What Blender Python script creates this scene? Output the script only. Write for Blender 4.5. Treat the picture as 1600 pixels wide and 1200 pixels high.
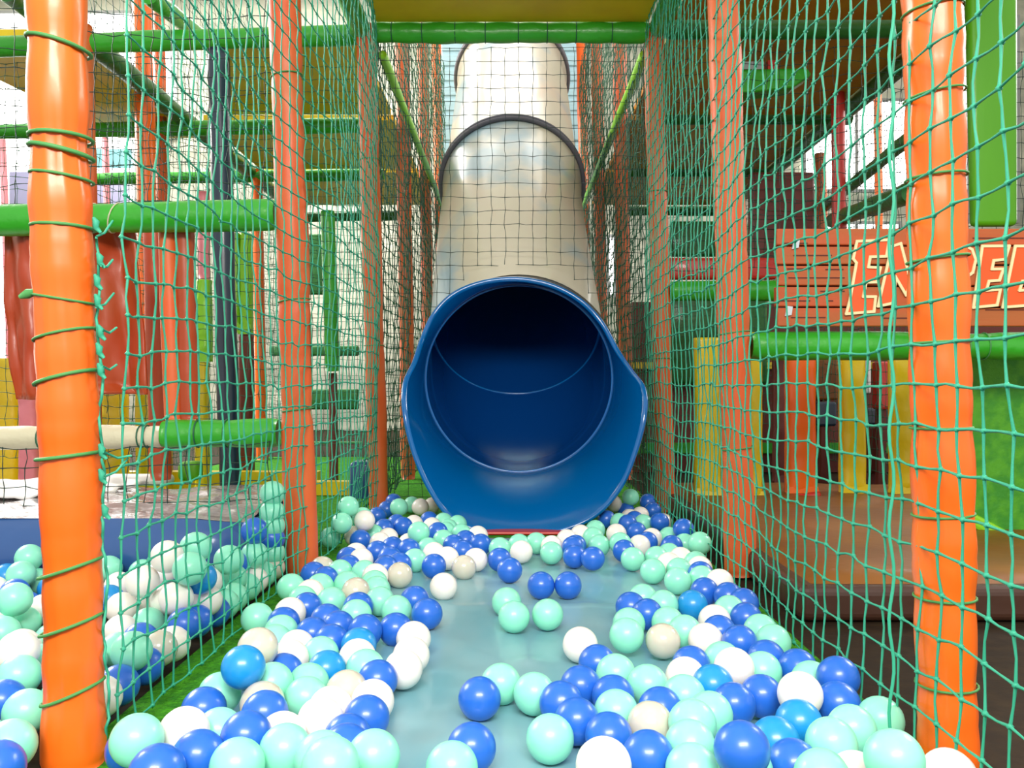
import bpy, math, random
import numpy as np
from mathutils import Vector, Matrix, noise
random.seed(7)
S = bpy.context.scene
for o in list(bpy.data.objects): bpy.data.objects.remove(o)
COL = S.collection
# ---------------------------------------------------------------- camera
H = 0.53; F = 1360.0
cam_d = bpy.data.cameras.new('camera'); cam = bpy.data.objects.new('camera', cam_d); COL.objects.link(cam)
cam.location = (0, 0, H); cam.rotation_euler = (math.pi/2, 0, 0)
cam_d.sensor_width = 36; cam_d.lens = F/1600*36; cam_d.clip_start = .02; cam_d.clip_end = 60
S.camera = cam
# ---------------------------------------------------------------- world, lamps, exposure
w = bpy.data.worlds.new('world'); S.world = w; w.use_nodes = True
w.node_tree.nodes['Background'].inputs[0].default_value = (1, .97, .93, 1)
w.node_tree.nodes['Background'].inputs[1].default_value = 0.72
S.view_settings.view_transform = 'Standard'; S.view_settings.look = 'None'
S.view_settings.gamma = 1; S.view_settings.exposure = 0.42; S.view_settings.use_curve_mapping = False
def area(name, loc, tgt, sx, sy, power, col=(1, .96, .9)):
    l = bpy.data.lights.new(name, 'AREA'); l.shape = 'RECTANGLE'; l.size = sx; l.size_y = sy; l.energy = power; l.color = col
    o = bpy.data.objects.new(name, l); COL.objects.link(o); o.location = loc
    o.rotation_euler = (Vector(tgt)-Vector(loc)).to_track_quat('-Z', 'Y').to_euler(); return o
area('front_fill', (0.0, -1.1, 2.1), (0, 1.6, .2), 1.8, .7, 112)  # added soft fill above and behind the camera, brightens the foreground
area('window_light_left', (-5.5, 5.5, 3.6), (-1.5, 3.6, .5), 3.0, 2.0, 420, (1, .98, .95))
area('window_light_right', (5.5, 5.0, 3.8), (1.8, 3.6, .5), 2.5, 1.6, 170, (1, .98, .95))
area('back_wall_fill', (-2.6, 8.2, 4.6), (-2.4, 9.4, 1.2), 3.0, .8, 150)  # fill added to lift the far wall at left, not a known fitting
area('overhead_fill', (0, 6.6, 4.7), (0, 5.6, 1.5), 3.0, 1.0, 35)  # extra fill over the tube, added since the closed hall blocks world light
# ---------------------------------------------------------------- materials
def mat(name, base, rough=.5, coat=0, bump=None, var=None, emis=None, spec=.5, trans=0):
    m = bpy.data.materials.new(name); m.use_nodes = True; nt = m.node_tree; b = nt.nodes['Principled BSDF']
    b.inputs['Base Color'].default_value = (*base, 1); b.inputs['Roughness'].default_value = rough
    b.inputs['Coat Weight'].default_value = coat; b.inputs['Specular IOR Level'].default_value = spec
    b.inputs['Coat Roughness'].default_value = .08
    if trans: b.inputs['Subsurface Weight'].default_value = trans; b.inputs['Subsurface Scale'].default_value = .02
    if emis:
        b.inputs['Emission Color'].default_value = (*emis[0], 1); b.inputs['Emission Strength'].default_value = emis[1]
    tc = nt.nodes.new('ShaderNodeTexCoord')
    if bump:
        sc, st, dist, strech = bump
        mp = nt.nodes.new('ShaderNodeMapping'); mp.inputs['Scale'].default_value = strech
        n = nt.nodes.new('ShaderNodeTexNoise'); n.inputs['Scale'].default_value = sc; n.inputs['Detail'].default_value = 3
        bp = nt.nodes.new('ShaderNodeBump'); bp.inputs['Strength'].default_value = st; bp.inputs['Distance'].default_value = dist
        nt.links.new(tc.outputs['Object'], mp.inputs[0]); nt.links.new(mp.outputs[0], n.inputs['Vector'])
        nt.links.new(n.outputs['Fac'], bp.inputs['Height']); nt.links.new(bp.outputs[0], b.inputs['Normal'])
    if var:
        c2, sc, lo, hi, strech = var
        mp = nt.nodes.new('ShaderNodeMapping'); mp.inputs['Scale'].default_value = strech
        n = nt.nodes.new('ShaderNodeTexNoise'); n.inputs['Scale'].default_value = sc; n.inputs['Detail'].default_value = 4
        r = nt.nodes.new('ShaderNodeValToRGB'); r.color_ramp.elements[0].position = lo; r.color_ramp.elements[1].position = hi
        r.color_ramp.elements[0].color = (*base, 1); r.color_ramp.elements[1].color = (*c2, 1)
        nt.links.new(tc.outputs['Object'], mp.inputs[0]); nt.links.new(mp.outputs[0], n.inputs['Vector'])
        nt.links.new(n.outputs['Fac'], r.inputs[0]); nt.links.new(r.outputs[0], b.inputs['Base Color'])
    return m
U = (1, 1, 1)
M = dict(
 orange=mat('orange_vinyl', (.93, .135, .008), .34, .12, (14, .25, .008, (1, 1, .35)), ((.88, .165, .010), 4, .4, .7, U)),
 orange_old=mat('worn_orange_vinyl', (.72, .105, .018), .48, .03, (16, .3, .008, (1, 1, .35)), ((.64, .15, .035), 5, .4, .7, U)),
 flap=mat('rust_red_vinyl', (.42, .048, .010), .42, .08, (5, .5, .02, U), ((.36, .06, .008), 3, .4, .7, U)),
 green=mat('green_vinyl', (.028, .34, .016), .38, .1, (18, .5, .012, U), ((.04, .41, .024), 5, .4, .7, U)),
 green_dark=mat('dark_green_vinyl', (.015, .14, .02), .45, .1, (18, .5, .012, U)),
 green_lime=mat('lime_vinyl', (.24, .62, .015), .4, .1, (12, .4, .01, U)),
 green_board=mat('bright_green_board', (.10, .40, .004), .45, .1, (30, .3, .004, (1, 1, .1)), ((.07, .32, .004), 3, .4, .7, (1, 1, .3))),
 green_mesh=mat('mottled_green_board', (.03, .24, .012), .6, 0, (60, .5, .004, U), ((.07, .33, .010), 22, .4, .6, U)),
 yellow=mat('yellow_vinyl', (.78, .58, .008), .35, .2, (14, .4, .01, U)),
 yellow_deck=mat('yellow_deck_board', (.88, .62, .010), .5, 0, (30, .1, .003, U), ((.78, .50, .012), 4, .4, .7, U)),
 ochre_deck=mat('ochre_deck_board', (.62, .30, .010), .55, 0, None, ((.60, .20, .010), 3, .4, .65, U)),
 cream_wrap=mat('cream_foam_wrap', (.62, .58, .40), .5, .1, (20, .6, .01, U)),
 navy=mat('navy_vinyl', (.022, .085, .26), .3, .3, (6, .5, .02, U)),
 navy_pole=mat('navy_pole_cover', (.012, .03, .055), .3, .3, (8, .3, .01, (1, 1, .1))),
 greytop=mat('grey_vinyl_top', (.30, .27, .27), .2, .5, (9, .8, .03, (1, 1.6, 1)), ((.30, .24, .23), 5, .4, .7, U)),
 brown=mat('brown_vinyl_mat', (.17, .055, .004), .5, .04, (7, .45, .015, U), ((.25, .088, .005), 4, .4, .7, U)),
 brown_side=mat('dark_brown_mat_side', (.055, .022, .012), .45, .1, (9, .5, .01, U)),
 hallfloor=mat('dark_brown_floor', (.022, .013, .007), .75, 0, (40, .3, .004, U), ((.034, .020, .009), 30, .4, .7, U), spec=.15),
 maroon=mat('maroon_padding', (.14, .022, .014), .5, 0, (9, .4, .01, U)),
 red=mat('red_vinyl', (.55, .03, .02), .4, .2, (9, .4, .01, U)),
 pink=mat('pink_vinyl', (.75, .22, .26), .4, .1),
 blue_mat=mat('teal_blue_mat', (.15, .37, .43), .36, .2, (4, .7, .03, (1, .5, 1)), ((.24, .41, .44), 6, .35, .7, (1, .5, 1))),
 grass=mat('green_carpet', (.07, .36, .012), .9, 0, (160, .9, .01, U), ((.03, .20, .012), 55, .35, .65, U), spec=.2),
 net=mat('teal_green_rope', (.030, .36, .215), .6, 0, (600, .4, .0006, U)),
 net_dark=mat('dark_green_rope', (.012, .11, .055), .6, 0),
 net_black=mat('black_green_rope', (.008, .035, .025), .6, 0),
 tie=mat('olive_green_cord', (.06, .27, .07), .6, 0, (500, .5, .0006, (1, 1, 4))),
 tube=mat('cream_glass_fibre', (.56, .53, .42), .28, .3, None, ((.27, .40, .47), 2.4, .50, .64, (1, .6, 1))),
 seam=mat('grey_tube_flange', (.10, .10, .13), .5, 0),
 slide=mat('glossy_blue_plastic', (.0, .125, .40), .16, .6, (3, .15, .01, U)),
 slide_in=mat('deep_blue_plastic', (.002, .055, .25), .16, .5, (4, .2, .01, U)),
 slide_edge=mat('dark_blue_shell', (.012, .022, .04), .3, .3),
 paleblue=mat('pale_blue_padding', (.38, .60, .70), .5, 0, (8, .5, .01, (1, 1, 6))),
 wall=mat('grey_beige_blockwork', (.66, .66, .54), .8, 0, (30, .3, .01, U), ((.30, .32, .26), 1.3, .35, .7, (.6, 1, 3))),
 ceil=mat('white_ceiling', (.75, .74, .70), .8),
 glass=mat('bright_window', (.9, .9, .9), .5, emis=((1, .98, .94), 4.0)),
 frame=mat('grey_window_frame', (.4, .42, .42), .5),
 lilac=mat('lilac_mural', (.50, .50, .80), .6, emis=None),
 cyan=mat('cyan_mural', (.30, .75, .85), .6),
 sign_board=mat('orange_stained_planks', (.50, .085, .018), .6, 0, (20, .3, .004, (.3, 1, 3)), ((.40, .11, .022), 3, .4, .65, (.4, 1, 6))),
 sign_gap=mat('dark_plank_gap', (.10, .015, .008), .7),
 sign_fill=mat('bright_red_lettering', (.78, .10, .012), .5),
 sign_cream=mat('cream_lettering_outline', (.88, .72, .38), .5),
 steel=mat('steel_bolt', (.6, .65, .7), .3),
 white=mat('white_cloth', (.8, .8, .78), .6),
 bW=mat('white_ball_plastic', (.86, .82, .76), .34, .15, trans=.15),
 bP=mat('pearl_ball_plastic', (.60, .58, .48), .22, .5, trans=.3),
 bM=mat('mint_ball_plastic', (.27, .78, .56), .36, .12, trans=.15),
 bB=mat('royal_blue_ball_plastic', (.018, .135, .60), .32, .2, trans=.05),
 bS=mat('azure_ball_plastic', (.01, .27, .66), .32, .2, trans=.05),
)
# ---------------------------------------------------------------- helpers
def P(px, py, d):                                   # a spot of the place at depth d
    return Vector(((px-800)/F*d, d, H-(py-600)/F*d))
def mesh(name, vs, fs, m, parent=None, smooth=True, mats=None, fm=None):
    me = bpy.data.meshes.new(name); me.from_pydata([tuple(v) for v in vs], [], fs)
    for mm in (mats or [m]): me.materials.append(mm)
    if fm is not None: me.polygons.foreach_set('material_index', fm)
    me.polygons.foreach_set('use_smooth', [smooth]*len(me.polygons)); me.update()
    o = bpy.data.objects.new(name, me); COL.objects.link(o)
    if parent: o.parent = parent
    return o
def tag(o, label=None, cat=None, group=None, kind=None):
    if label: o['label'] = label
    if cat: o['category'] = cat
    if group: o['group'] = group
    if kind: o['kind'] = kind
    return o
def empty(name, label, cat, group=None, loc=(0, 0, 0)):
    o = bpy.data.objects.new(name, None); COL.objects.link(o); o.empty_display_size = .05
    tag(o, label, cat, group); return o
def fit(root):                                      # move the Empty to its parts' base, parts stay where they are
    ps = [Vector(c) + ch.location for ch in COL.objects if ch.parent == root for c in ch.bound_box]
    if not ps: return root
    c = Vector(((min(p.x for p in ps)+max(p.x for p in ps))/2, (min(p.y for p in ps)+max(p.y for p in ps))/2, min(p.z for p in ps)))
    root.location = c
    for ch in COL.objects:
        if ch.parent == root: ch.location = ch.location - c
    return root
class MB:
    def __init__(s): s.v = []; s.f = []; s.m = []
    def add(s, vs, fs, mi=0):
        k = len(s.v); s.v += [tuple(v) for v in vs]; s.f += [tuple(i+k for i in f) for f in fs]; s.m += [mi]*len(fs)
    def box(s, x0, x1, y0, y1, z0, z1, mi=0):
        s.add([(x0,y0,z0),(x1,y0,z0),(x1,y1,z0),(x0,y1,z0),(x0,y0,z1),(x1,y0,z1),(x1,y1,z1),(x0,y1,z1)],
              [(0,3,2,1),(4,5,6,7),(0,1,5,4),(1,2,6,5),(2,3,7,6),(3,0,4,7)], mi)
    def tube(s, pts, r, n=8, caps=True, closed=False, mi=0):
        pts = [Vector(p) for p in pts]; N = len(pts); vs = []; up = None
        rr = r if isinstance(r, (list, tuple)) else [r]*N
        for i, p in enumerate(pts):
            a = pts[(i-1) % N] if (closed or i > 0) else p; b = pts[(i+1) % N] if (closed or i < N-1) else p
            t = (b-a).normalized()
            if up is None:
                up = Vector((0, 0, 1)) if abs(t.z) < .9 else Vector((0, 1, 0))
            u = (up - t*up.dot(t)).normalized(); up = u; w_ = t.cross(u)
            for k in range(n):
                q = 2*math.pi*k/n; vs.append(p + (u*math.cos(q)+w_*math.sin(q))*rr[i])
        fs = []
        for i in range(N if closed else N-1):
            j = (i+1) % N
            for k in range(n): fs.append((i*n+k, j*n+k, j*n+(k+1) % n, i*n+(k+1) % n)[::-1])
        if caps and not closed: fs += [tuple(range(n)), tuple(range((N-1)*n, N*n))[::-1]]
        s.add(vs, fs, mi)
    def slab(s, poly, off, mi=0):                   # polygon (list of points) extruded by the vector off
        n = len(poly); vs = [Vector(p) for p in poly] + [Vector(p)+Vector(off) for p in poly]
        fs = [tuple(range(n)), tuple(range(n, 2*n))[::-1]] + [(i, i+n, (i+1) % n+n, (i+1) % n) for i in range(n)]
        s.add(vs, fs, mi)
    def build(s, name, m, parent=None, smooth=True, mats=None):
        return mesh(name, s.v, s.f, m, parent, smooth, mats, s.m if mats else None)
def bevel(o, w_=.008, seg=2):
    b = o.modifiers.new('bevel', 'BEVEL'); b.width = w_; b.segments = seg; b.limit_method = 'ANGLE'; return o
def autosmooth(o):
    try:
        o.data.polygons.foreach_set('use_smooth', [True]*len(o.data.polygons))
        for e in o.data.edges: pass
    except Exception: pass
    return o
def padded(p0, p1, r, m, name='padding', parent=None, seams=(), n=28, step=.02, lump=.05, seed=0, dips=()):
    """foam-padded tube from p0 to p1: round section, soft lumps, pinched where a cord runs (dips as 0..1 positions)"""
    p0 = Vector(p0); p1 = Vector(p1); L = (p1-p0).length; t = (p1-p0)/L
    up = Vector((0, 1, 0)) if abs(t.z) > .7 else Vector((0, 0, 1))
    u = (up-t*up.dot(t)).normalized(); v = t.cross(u)
    N = max(3, int(L/step)); vs = []; fs = []
    for i in range(N+1):
        s = i/N; base = r*(1+.03*math.sin(s*L*9+seed*2))
        for d in dips:
            q = abs(s-d)*L/.028
            base *= 1-.085*math.exp(-q*q)
        for d in seams:
            q = abs(s-d)*L/.010
            base *= 1-.035*math.exp(-q*q)
        if i in (0, N): base *= .9
        off = Vector((noise.noise(Vector((s*L*1.6, seed, 0))), noise.noise(Vector((s*L*1.6, seed, 9))), 0))*r*.10
        for k in range(n):
            a = 2*math.pi*k/n
            lum = 1+lump*noise.noise(Vector((math.cos(a)*1.2+seed*3.1, math.sin(a)*1.2, s*L*7)))
            wr = 1
            for d in dips:
                q = abs(s-d)*L/.05
                wr += .02*math.exp(-q*q)*math.sin(a*11+seed+d*40)
            vs.append(p0+t*L*s+u*off.x+v*off.y+(u*math.cos(a)+v*math.sin(a))*base*lum*wr)
    for i in range(N):
        for k in range(n):
            fs.append((i*n+k, (i+1)*n+k, (i+1)*n+(k+1) % n, i*n+(k+1) % n)[::-1])
    fs += [tuple(range(n)), tuple(range(N*n, (N+1)*n))[::-1]]
    return mesh(name, vs, fs, m, parent)
def ring_tie(c, axis, r, thick, slope, m, parent, name='rope_tie', knot=None, n=20):
    axis = Vector(axis).normalized(); u = Vector((1, 0, 0)); u = (u-axis*u.dot(axis)).normalized(); v = axis.cross(u)
    pts = [Vector(c)+(u*math.cos(a)+v*math.sin(a))*r+axis*(slope*math.cos(a)*r) for a in [2*math.pi*k/n for k in range(n)]]
    b = MB(); b.tube(pts, thick, 6, closed=True)
    if knot is not None:
        q = Vector(c)+(u*math.cos(knot)+v*math.sin(knot))*(r+.002)+axis*(slope*math.cos(knot)*r)
        b.tube([q+Vector((-.012, -.004, -.004)), q+Vector((0, -.006, 0)), q+Vector((.014, -.004, .004))], [.003, .007, .003], 8)
    return b.build(name, m, parent)
def grid_net(name, fn, us, vs_, r, m, label, cat='net', group=None, hole=None, knot=2.3, seed=1, jit=.0035, sag=.018, parent=None, dirn=None):
    """a knotted net: nodes fn(u, v) on a square mesh, each strand a thin round cord, a knot at each crossing"""
    nu, nv = len(us), len(vs_); rnd = random.Random(seed)
    nd = {}
    for i, u in enumerate(us):
        for j, v in enumerate(vs_):
            p, nrm, tan = fn(u, v)
            if hole and hole(p): continue
            w_ = noise.noise(Vector((u*1.7, v*1.7, seed)))*sag
            w2 = noise.noise(Vector((u*2.3+5, v*2.3, seed+3)))*sag*.8
            nd[i, j] = p+nrm*w_+Vector((0, 0, w2))+Vector((rnd.gauss(0, jit), rnd.gauss(0, jit), rnd.gauss(0, jit)))
    V = []; Fc = []
    def strand(a, b):
        t = (b-a).normalized(); up = Vector((0, 0, 1)) if abs(t.z) < .8 else Vector((1, 0, 0))
        u = (up-t*up.dot(t)).normalized(); w_ = t.cross(u); k = len(V)
        mid = (a+b)/2+Vector((rnd.gauss(0, jit*.5), rnd.gauss(0, jit*.5), rnd.gauss(0, jit*.4)))
        for p, q in ((a, 1.15), (mid, .8), (b, 1.15)):
            for (c, s) in ((1, 0), (0, 1), (-1, 0), (0, -1)): V.append(p+(u*c+w_*s)*r*q)
        for e in (0, 4):
            for x in range(4): Fc.append((k+e+x, k+e+(x+1) % 4, k+e+4+(x+1) % 4, k+e+4+x))
    for (i, j), p in nd.items():
        if (i+1, j) in nd: strand(p, nd[i+1, j])
        if (i, j+1) in nd: strand(p, nd[i, j+1])
        k = len(V); R_ = r*knot
        for d in ((1,0,0),(-1,0,0),(0,1,0),(0,-1,0),(0,0,1.25),(0,0,-1.25)): V.append(p+Vector(d)*R_)
        for a_, b_, c_ in ((0,2,4),(2,1,4),(1,3,4),(3,0,4),(2,0,5),(1,2,5),(3,1,5),(0,3,5)): Fc.append((k+a_, k+b_, k+c_))
    o = mesh(name, V, Fc, m, parent)
    if label: tag(o, label, cat, group)
    return o
def fr(a, b, st):
    n = max(1, int(round((b-a)/st))); return [a+(b-a)*i/n for i in range(n+1)]
# ---------------------------------------------------------------- the hall
def struct(name, b, m): return tag(b.build(name, m, smooth=False), kind='structure')
b = MB(); b.box(-8, 8, -1.5, 10, -.12, -.002); struct('floor', b, M['hallfloor'])
b = MB(); b.box(-8, 8, 10, 10.2, 0, 5); struct('wall_back', b, M['wall'])
b = MB(); b.box(-8.2, -8, 2.0, 10.2, 0, 5); struct('wall_left', b, M['wall'])
b = MB(); b.box(8, 8.2, 2.0, 10.2, 0, 5); struct('wall_right', b, M['wall'])
b = MB(); b.box(-8.2, 8.2, 2.6, 10.2, 5, 5.2); struct('ceiling', b, M['ceil'])
wn = 0
def window(x0, x1, z0, z1, y=9.97):
    global wn; wn += 1
    r = empty('window_%d' % wn, None, None); r['kind'] = 'structure'
    b = MB(); b.box(x0, x1, y-.02, y, z0, z1); b.build('pane', M['glass'], r, False)
    b = MB(); t = .035
    for (a, c, d, e) in ((x0-t, x1+t, z1, z1+t), (x0-t, x1+t, z0-t, z0), (x0-t, x0, z0, z1), (x1, x1+t, z0, z1), ((x0+x1)/2-t/2, (x0+x1)/2+t/2, z0, z1)):
        b.box(a, c, y-.06, y, d, e)
    b.build('window_frame', M['frame'], r, False); fit(r)
window(-7.8, -5.95, .5, 4.6); window(-5.85, -4.3, .7, 4.75); window(-4.15, -3.85, 3.4, 4.4)
window(3.35, 4.5, 2.75, 3.75); window(4.65, 5.75, 2.4, 4.7); window(3.45, 4.4, 2.05, 2.35); window(1.02, 1.16, 1.55, 2.2)
# ---------------------------------------------------------------- floor coverings
b = MB(); b.box(-.62, .585, .9, 2.96, 0, .006)
tag(b.build('green_carpet', M['grass'], smooth=False), 'strip of bright green carpet showing along both sides of the blue mat', 'carpet')
b = MB(); b.box(-.62, .62, 2.97, 7.1, 0, .006)
tag(b.build('green_carpet', M['grass'], smooth=False), 'green carpet floor under and behind the tube slide', 'carpet')
b = MB(); b.box(-1.9, -.63, 2.60, 6.2, 0, .010)
tag(b.build('green_carpet', M['grass'], smooth=False), 'green carpet seen through the net, left of the slide mouth', 'carpet')
# blue mat with soft creases
vs = []; fs = []; nx, ny = 60, 110
for j in range(ny+1):
    for i in range(nx+1):
        x = -.50+1.0*i/nx; y = 1.0+1.93*j/ny
        h = .011+.0025*noise.noise(Vector((x*5, y*2.5, 0)))
        for (ax_, ay_, bx_, by_, w9, a9) in ((-.14, 2.3, -.30, 1.35, .05, .010), (-.05, 2.0, .03, 1.62, .02, .007), (.03, 1.62, -.10, 1.25, .03, .008), (-.2, 1.75, -.12, 1.1, .03, -.006), (.12, 2.4, .20, 1.9, .03, .006), (.05, 1.5, .25, 1.2, .04, .007), (-.32, 2.2, -.22, 2.6, .04, .007)):
            px_, py_ = bx_-ax_, by_-ay_; tt_ = max(0, min(1, ((x-ax_)*px_+(y-ay_)*py_)/(px_*px_+py_*py_))); dd_ = math.hypot(x-ax_-px_*tt_, y-ay_-py_*tt_)
            h += a9*.6*math.exp(-(dd_/w9)**2)
        h += .004*math.exp(-((y-2.03-.03*x)/.012)**2)+.003*math.exp(-((x+.02+.10*(y-1.6))/.02)**2)
        vs.append((x, y, h))
for j in range(ny):
    for i in range(nx): fs.append((j*(nx+1)+i, j*(nx+1)+i+1, (j+1)*(nx+1)+i+1, (j+1)*(nx+1)+i))
o = mesh('floor_mat', vs, fs, M['blue_mat']); tag(o, 'creased teal blue vinyl mat in front of the slide', 'mat')
sd = o.modifiers.new('thick', 'SOLIDIFY'); sd.thickness = .008; sd.offset = -1
# red foot mat under the slide lip
b = MB(); b.box(-.17, .22, 3.01, 3.40, .007, .018); o = b.build('foot_mat', M['red'], smooth=False); bevel(o, .008)
tag(o, 'red mat end peeping out under the lip of the slide', 'mat')
# brown crash mat right
r = empty('crash_mat', 'large brown vinyl crash mat on the floor right of the net', 'mat')
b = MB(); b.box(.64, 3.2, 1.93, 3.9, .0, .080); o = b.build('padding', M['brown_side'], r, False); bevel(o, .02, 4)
vs = []; fs = []; nx, ny = 60, 50
for j in range(ny+1):
    for i in range(nx+1):
        x = .645+2.55*i/nx; y = 1.935+1.96*j/ny
        e = min(i, nx-i, j, ny-j)
        vs.append((x, y, .082+(.012 if e > 1 else .012*e/2)*(1+.8*noise.noise(Vector((x*3, y*3, 2))))-(.02 if e == 0 else 0)))
for j in range(ny):
    for i in range(nx): fs.append((j*(nx+1)+i, j*(nx+1)+i+1, (j+1)*(nx+1)+i+1, (j+1)*(nx+1)+i))
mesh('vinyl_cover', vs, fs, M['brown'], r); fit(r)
# padded bench left
r = empty('padded_block', 'low navy padded block with a crumpled grey top behind the left ball heap', 'soft block')
vs = []; fs = []; prof = [(2.21, .0), (2.19, .04), (2.185, .10), (2.20, .155), (2.235, .185)]
nx = 70
def xs(i): return -3.4+2.74*i/nx
for i in range(nx+1):
    x = xs(i); e = min(1, (nx-i)/4)
    for (y, z) in prof: vs.append((x-(1-e)**2*.03, y+.012*noise.noise(Vector((x*4, z*8, 1)))+(1-e)**2*.05, z*(.90+.10*e)))
n = len(prof)
for i in range(nx):
    for k in range(n-1): fs.append((i*n+k, (i+1)*n+k, (i+1)*n+k+1, i*n+k+1))
mesh('front_cover', vs, fs, M['navy'], r)
vs = []; fs = []; ny = 26
for i in range(nx+1):
    x = xs(i); e = min(1, (nx-i)/4)
    for k in range(ny+1):
        t = k/ny; y = 2.235+.70*t
        z = .185+.022*math.sin(math.pi*min(1, t*1.3))+.020*noise.noise(Vector((x*5, y*7, 4)))*min(1, t*6)+.010*noise.noise(Vector((x*14, y*18, 4)))*min(1, t*5)
        if k == ny: z = 0
        vs.append((x-(1-e)**2*.03, y+(1-e)**2*.05*(1-t), z*(.90+.10*e)))
n = ny+1
for i in range(nx):
    for k in range(ny): fs.append((i*n+k, (i+1)*n+k, (i+1)*n+k+1, i*n+k+1))
mesh('top_cover', vs, fs, M['greytop'], r)
b = MB(); b.box(-3.39, -.70, 2.24, 2.90, 0, .165); b.build('foam_core', M['navy'], r, False); fit(r)
# ---------------------------------------------------------------- posts
def post(px0, py0, px1, py1, d, r, m, label, ties=(), seams=(), tie_slope=.0, group=None, seed=0, z0=None, name='padded_post', knots={}, lump=.05, collar=True, tie_m='tie'):
    a = P(px1, py1, d); c = P(px0, py0, d)           # bottom, top
    if z0 is not None: t = (z0-a.z)/(c.z-a.z); a = a+(c-a)*t
    L = (c-a).length; ax = (c-a)/L
    dips = [(P(px0, ty, d).z-a.z)/(c.z-a.z) for ty, *_ in ties]; sm = [(P(px0, ty, d).z-a.z)/(c.z-a.z) for ty in seams]
    root = empty(name, label, 'padded post', group)
    padded(a, c, r, m, 'padding', root, sm, lump=lump, seed=seed, dips=dips, step=.012 if d < 3 else .03, n=36 if d < 3 else 16)
    for i, (ty, sl, th) in enumerate(ties):
        s = dips[i]; q = a+(c-a)*s
        t = P(800, ty, d).z
        ring_tie(q, ax, r*.965+th*.3, th, sl, M[tie_m], root, knot=knots.get(i))
    return fit(root)
RP = .0425
post(67, -1100, 117, 1220, 1.2, .0405, M['orange'], 'bright orange padded post nearest the camera on the left, bound with green cords', z0=.004, seed=1, lump=.04,
     ties=[(72, -.25, .0030), (216, -.05, .0028), (238, -.22, .0034), (278, -.15, .0022), (356, -.05, .0024), (468, -.18, .0018), (523, .22, .0020), (590, .25, .0026), (712, .10, .0026), (887, .30, .0024), (975, .32, .0024), (1080, .36, .0024)],
     seams=[402, 655, 835, 1010], knots={5: math.pi+.35})
post(1434, -1100, 1482, 1220, 1.2, .0405, M['orange'], 'bright orange padded post nearest the camera on the right, behind green net', z0=.004, seed=2, lump=.04,
     ties=[(18, .1, .0016), (150, .15, .0016), (278, .05, .0018), (405, .1, .0018), (535, .02, .0018), (668, .0, .0018), (803, .05, .0018), (932, .0, .0018), (1068, .0, .0018)], seams=[90, 345, 610, 870, 1130])
post(436, -250, 474, 905, 2.4, .0435, M['orange_old'], 'orange padded post second from the camera on the left, streaked by netting', z0=.004, seed=3,
     ties=[(120, .1, .002), (470, .1, .002), (640, .1, .002)], seams=[330, 560])
post(1122, -250, 1158, 905, 2.4, .0435, M['orange_old'], 'orange padded post second from the camera on the right, rising from the mat edge', z0=.004, seed=4,
     ties=[(520, .1, .0018), (700, .1, .0018)], seams=[60, 200, 390, 820])
post(572, 40, 592, 800, 3.6, .041, M['orange_old'], 'orange padded post just left of the slide mouth', z0=.004, seed=5, ties=[(250, 0, .002), (540, 0, .002)], seams=[150, 400, 640])
post(1021, 40, 1040, 800, 3.6, .041, M['orange_old'], 'orange padded post just right of the slide mouth', z0=.004, seed=6, ties=[(300, 0, .002), (560, 0, .002)], seams=[170, 420, 690])
G = 'orange posts lining the shaft around the tube slide'
for sx, side in ((-1, 'left'), (1, 'right')):
    for k, (d, w_) in enumerate(((4.8, 'nearest'), (6.0, 'middle'), (7.2, 'farthest'))):
        px = 800+sx*.6/d*F
        post(px-6, 600-F*2.9/d, px+8, 600+F*.53/d, d, .040, M['orange_old' if k < 2 else 'orange'], '%s of the three thin orange posts behind the %s net beside the tube' % (w_, side), z0=.004, seed=10+k+sx, group=G, seams=[150, 250, 350, 450])
G = 'background orange posts on the left'
post(128, 40, 146, 790, 3.6, .042, M['orange_old'], 'orange post mostly hidden right behind the nearest left post', z0=.004, seed=20, group=G, seams=[140, 210])
post(221, -40, 240, 770, 4.3, .046, M['orange'], 'orange post reaching the ceiling between the two nearest left posts', z0=.004, seed=21, group=G, seams=[75, 150, 225, 300])
post(247, -40, 262, 760, 4.8, .030, M['orange_old'], 'thin pale orange post just right of the taller orange one at upper left', z0=.004, seed=22, group=G, seams=[75, 150])
post(401, 265, 410, 735, 6.0, .038, M['orange'], 'slim orange post right of the lime pads in the left background', z0=.004, seed=23, group=G, seams=[400, 500, 600], name='padded_post')
G = 'background posts on the right'
post(1308, 120, 1312, 370, 4.4, .034, M['red'], 'dark red post in the opening above the lettered sign', z0=.95, seed=24, seams=[220, 300], group=G)
post(1281, 240, 1284, 372, 5.2, .034, M['orange_old'], 'rusty orange post left of the dark red one above the sign', z0=1.35, seed=25, group=G)
post(1371, 120, 1373, 330, 7.0, .030, M['orange'], 'thin orange post against the bright right hand window', z0=.002, seed=26, group=G)
# navy pole
post(341, 78, 361, 790, 3.5, .043, M['navy_pole'], 'dark navy padded pole standing left of the second left post', z0=.011, seed=30, name='padded_pole', lump=.03)
post(512, 330, 519, 580, 4.3, .036, M['green'], 'bright green vertical pad hanging between the second and third left posts', seed=31, name='vertical_pad', lump=.02)
post(520, 583, 521, 690, 4.35, .022, M['maroon'], 'thin dark post below the hanging green pad', z0=.012, seed=32, name='post')
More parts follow.
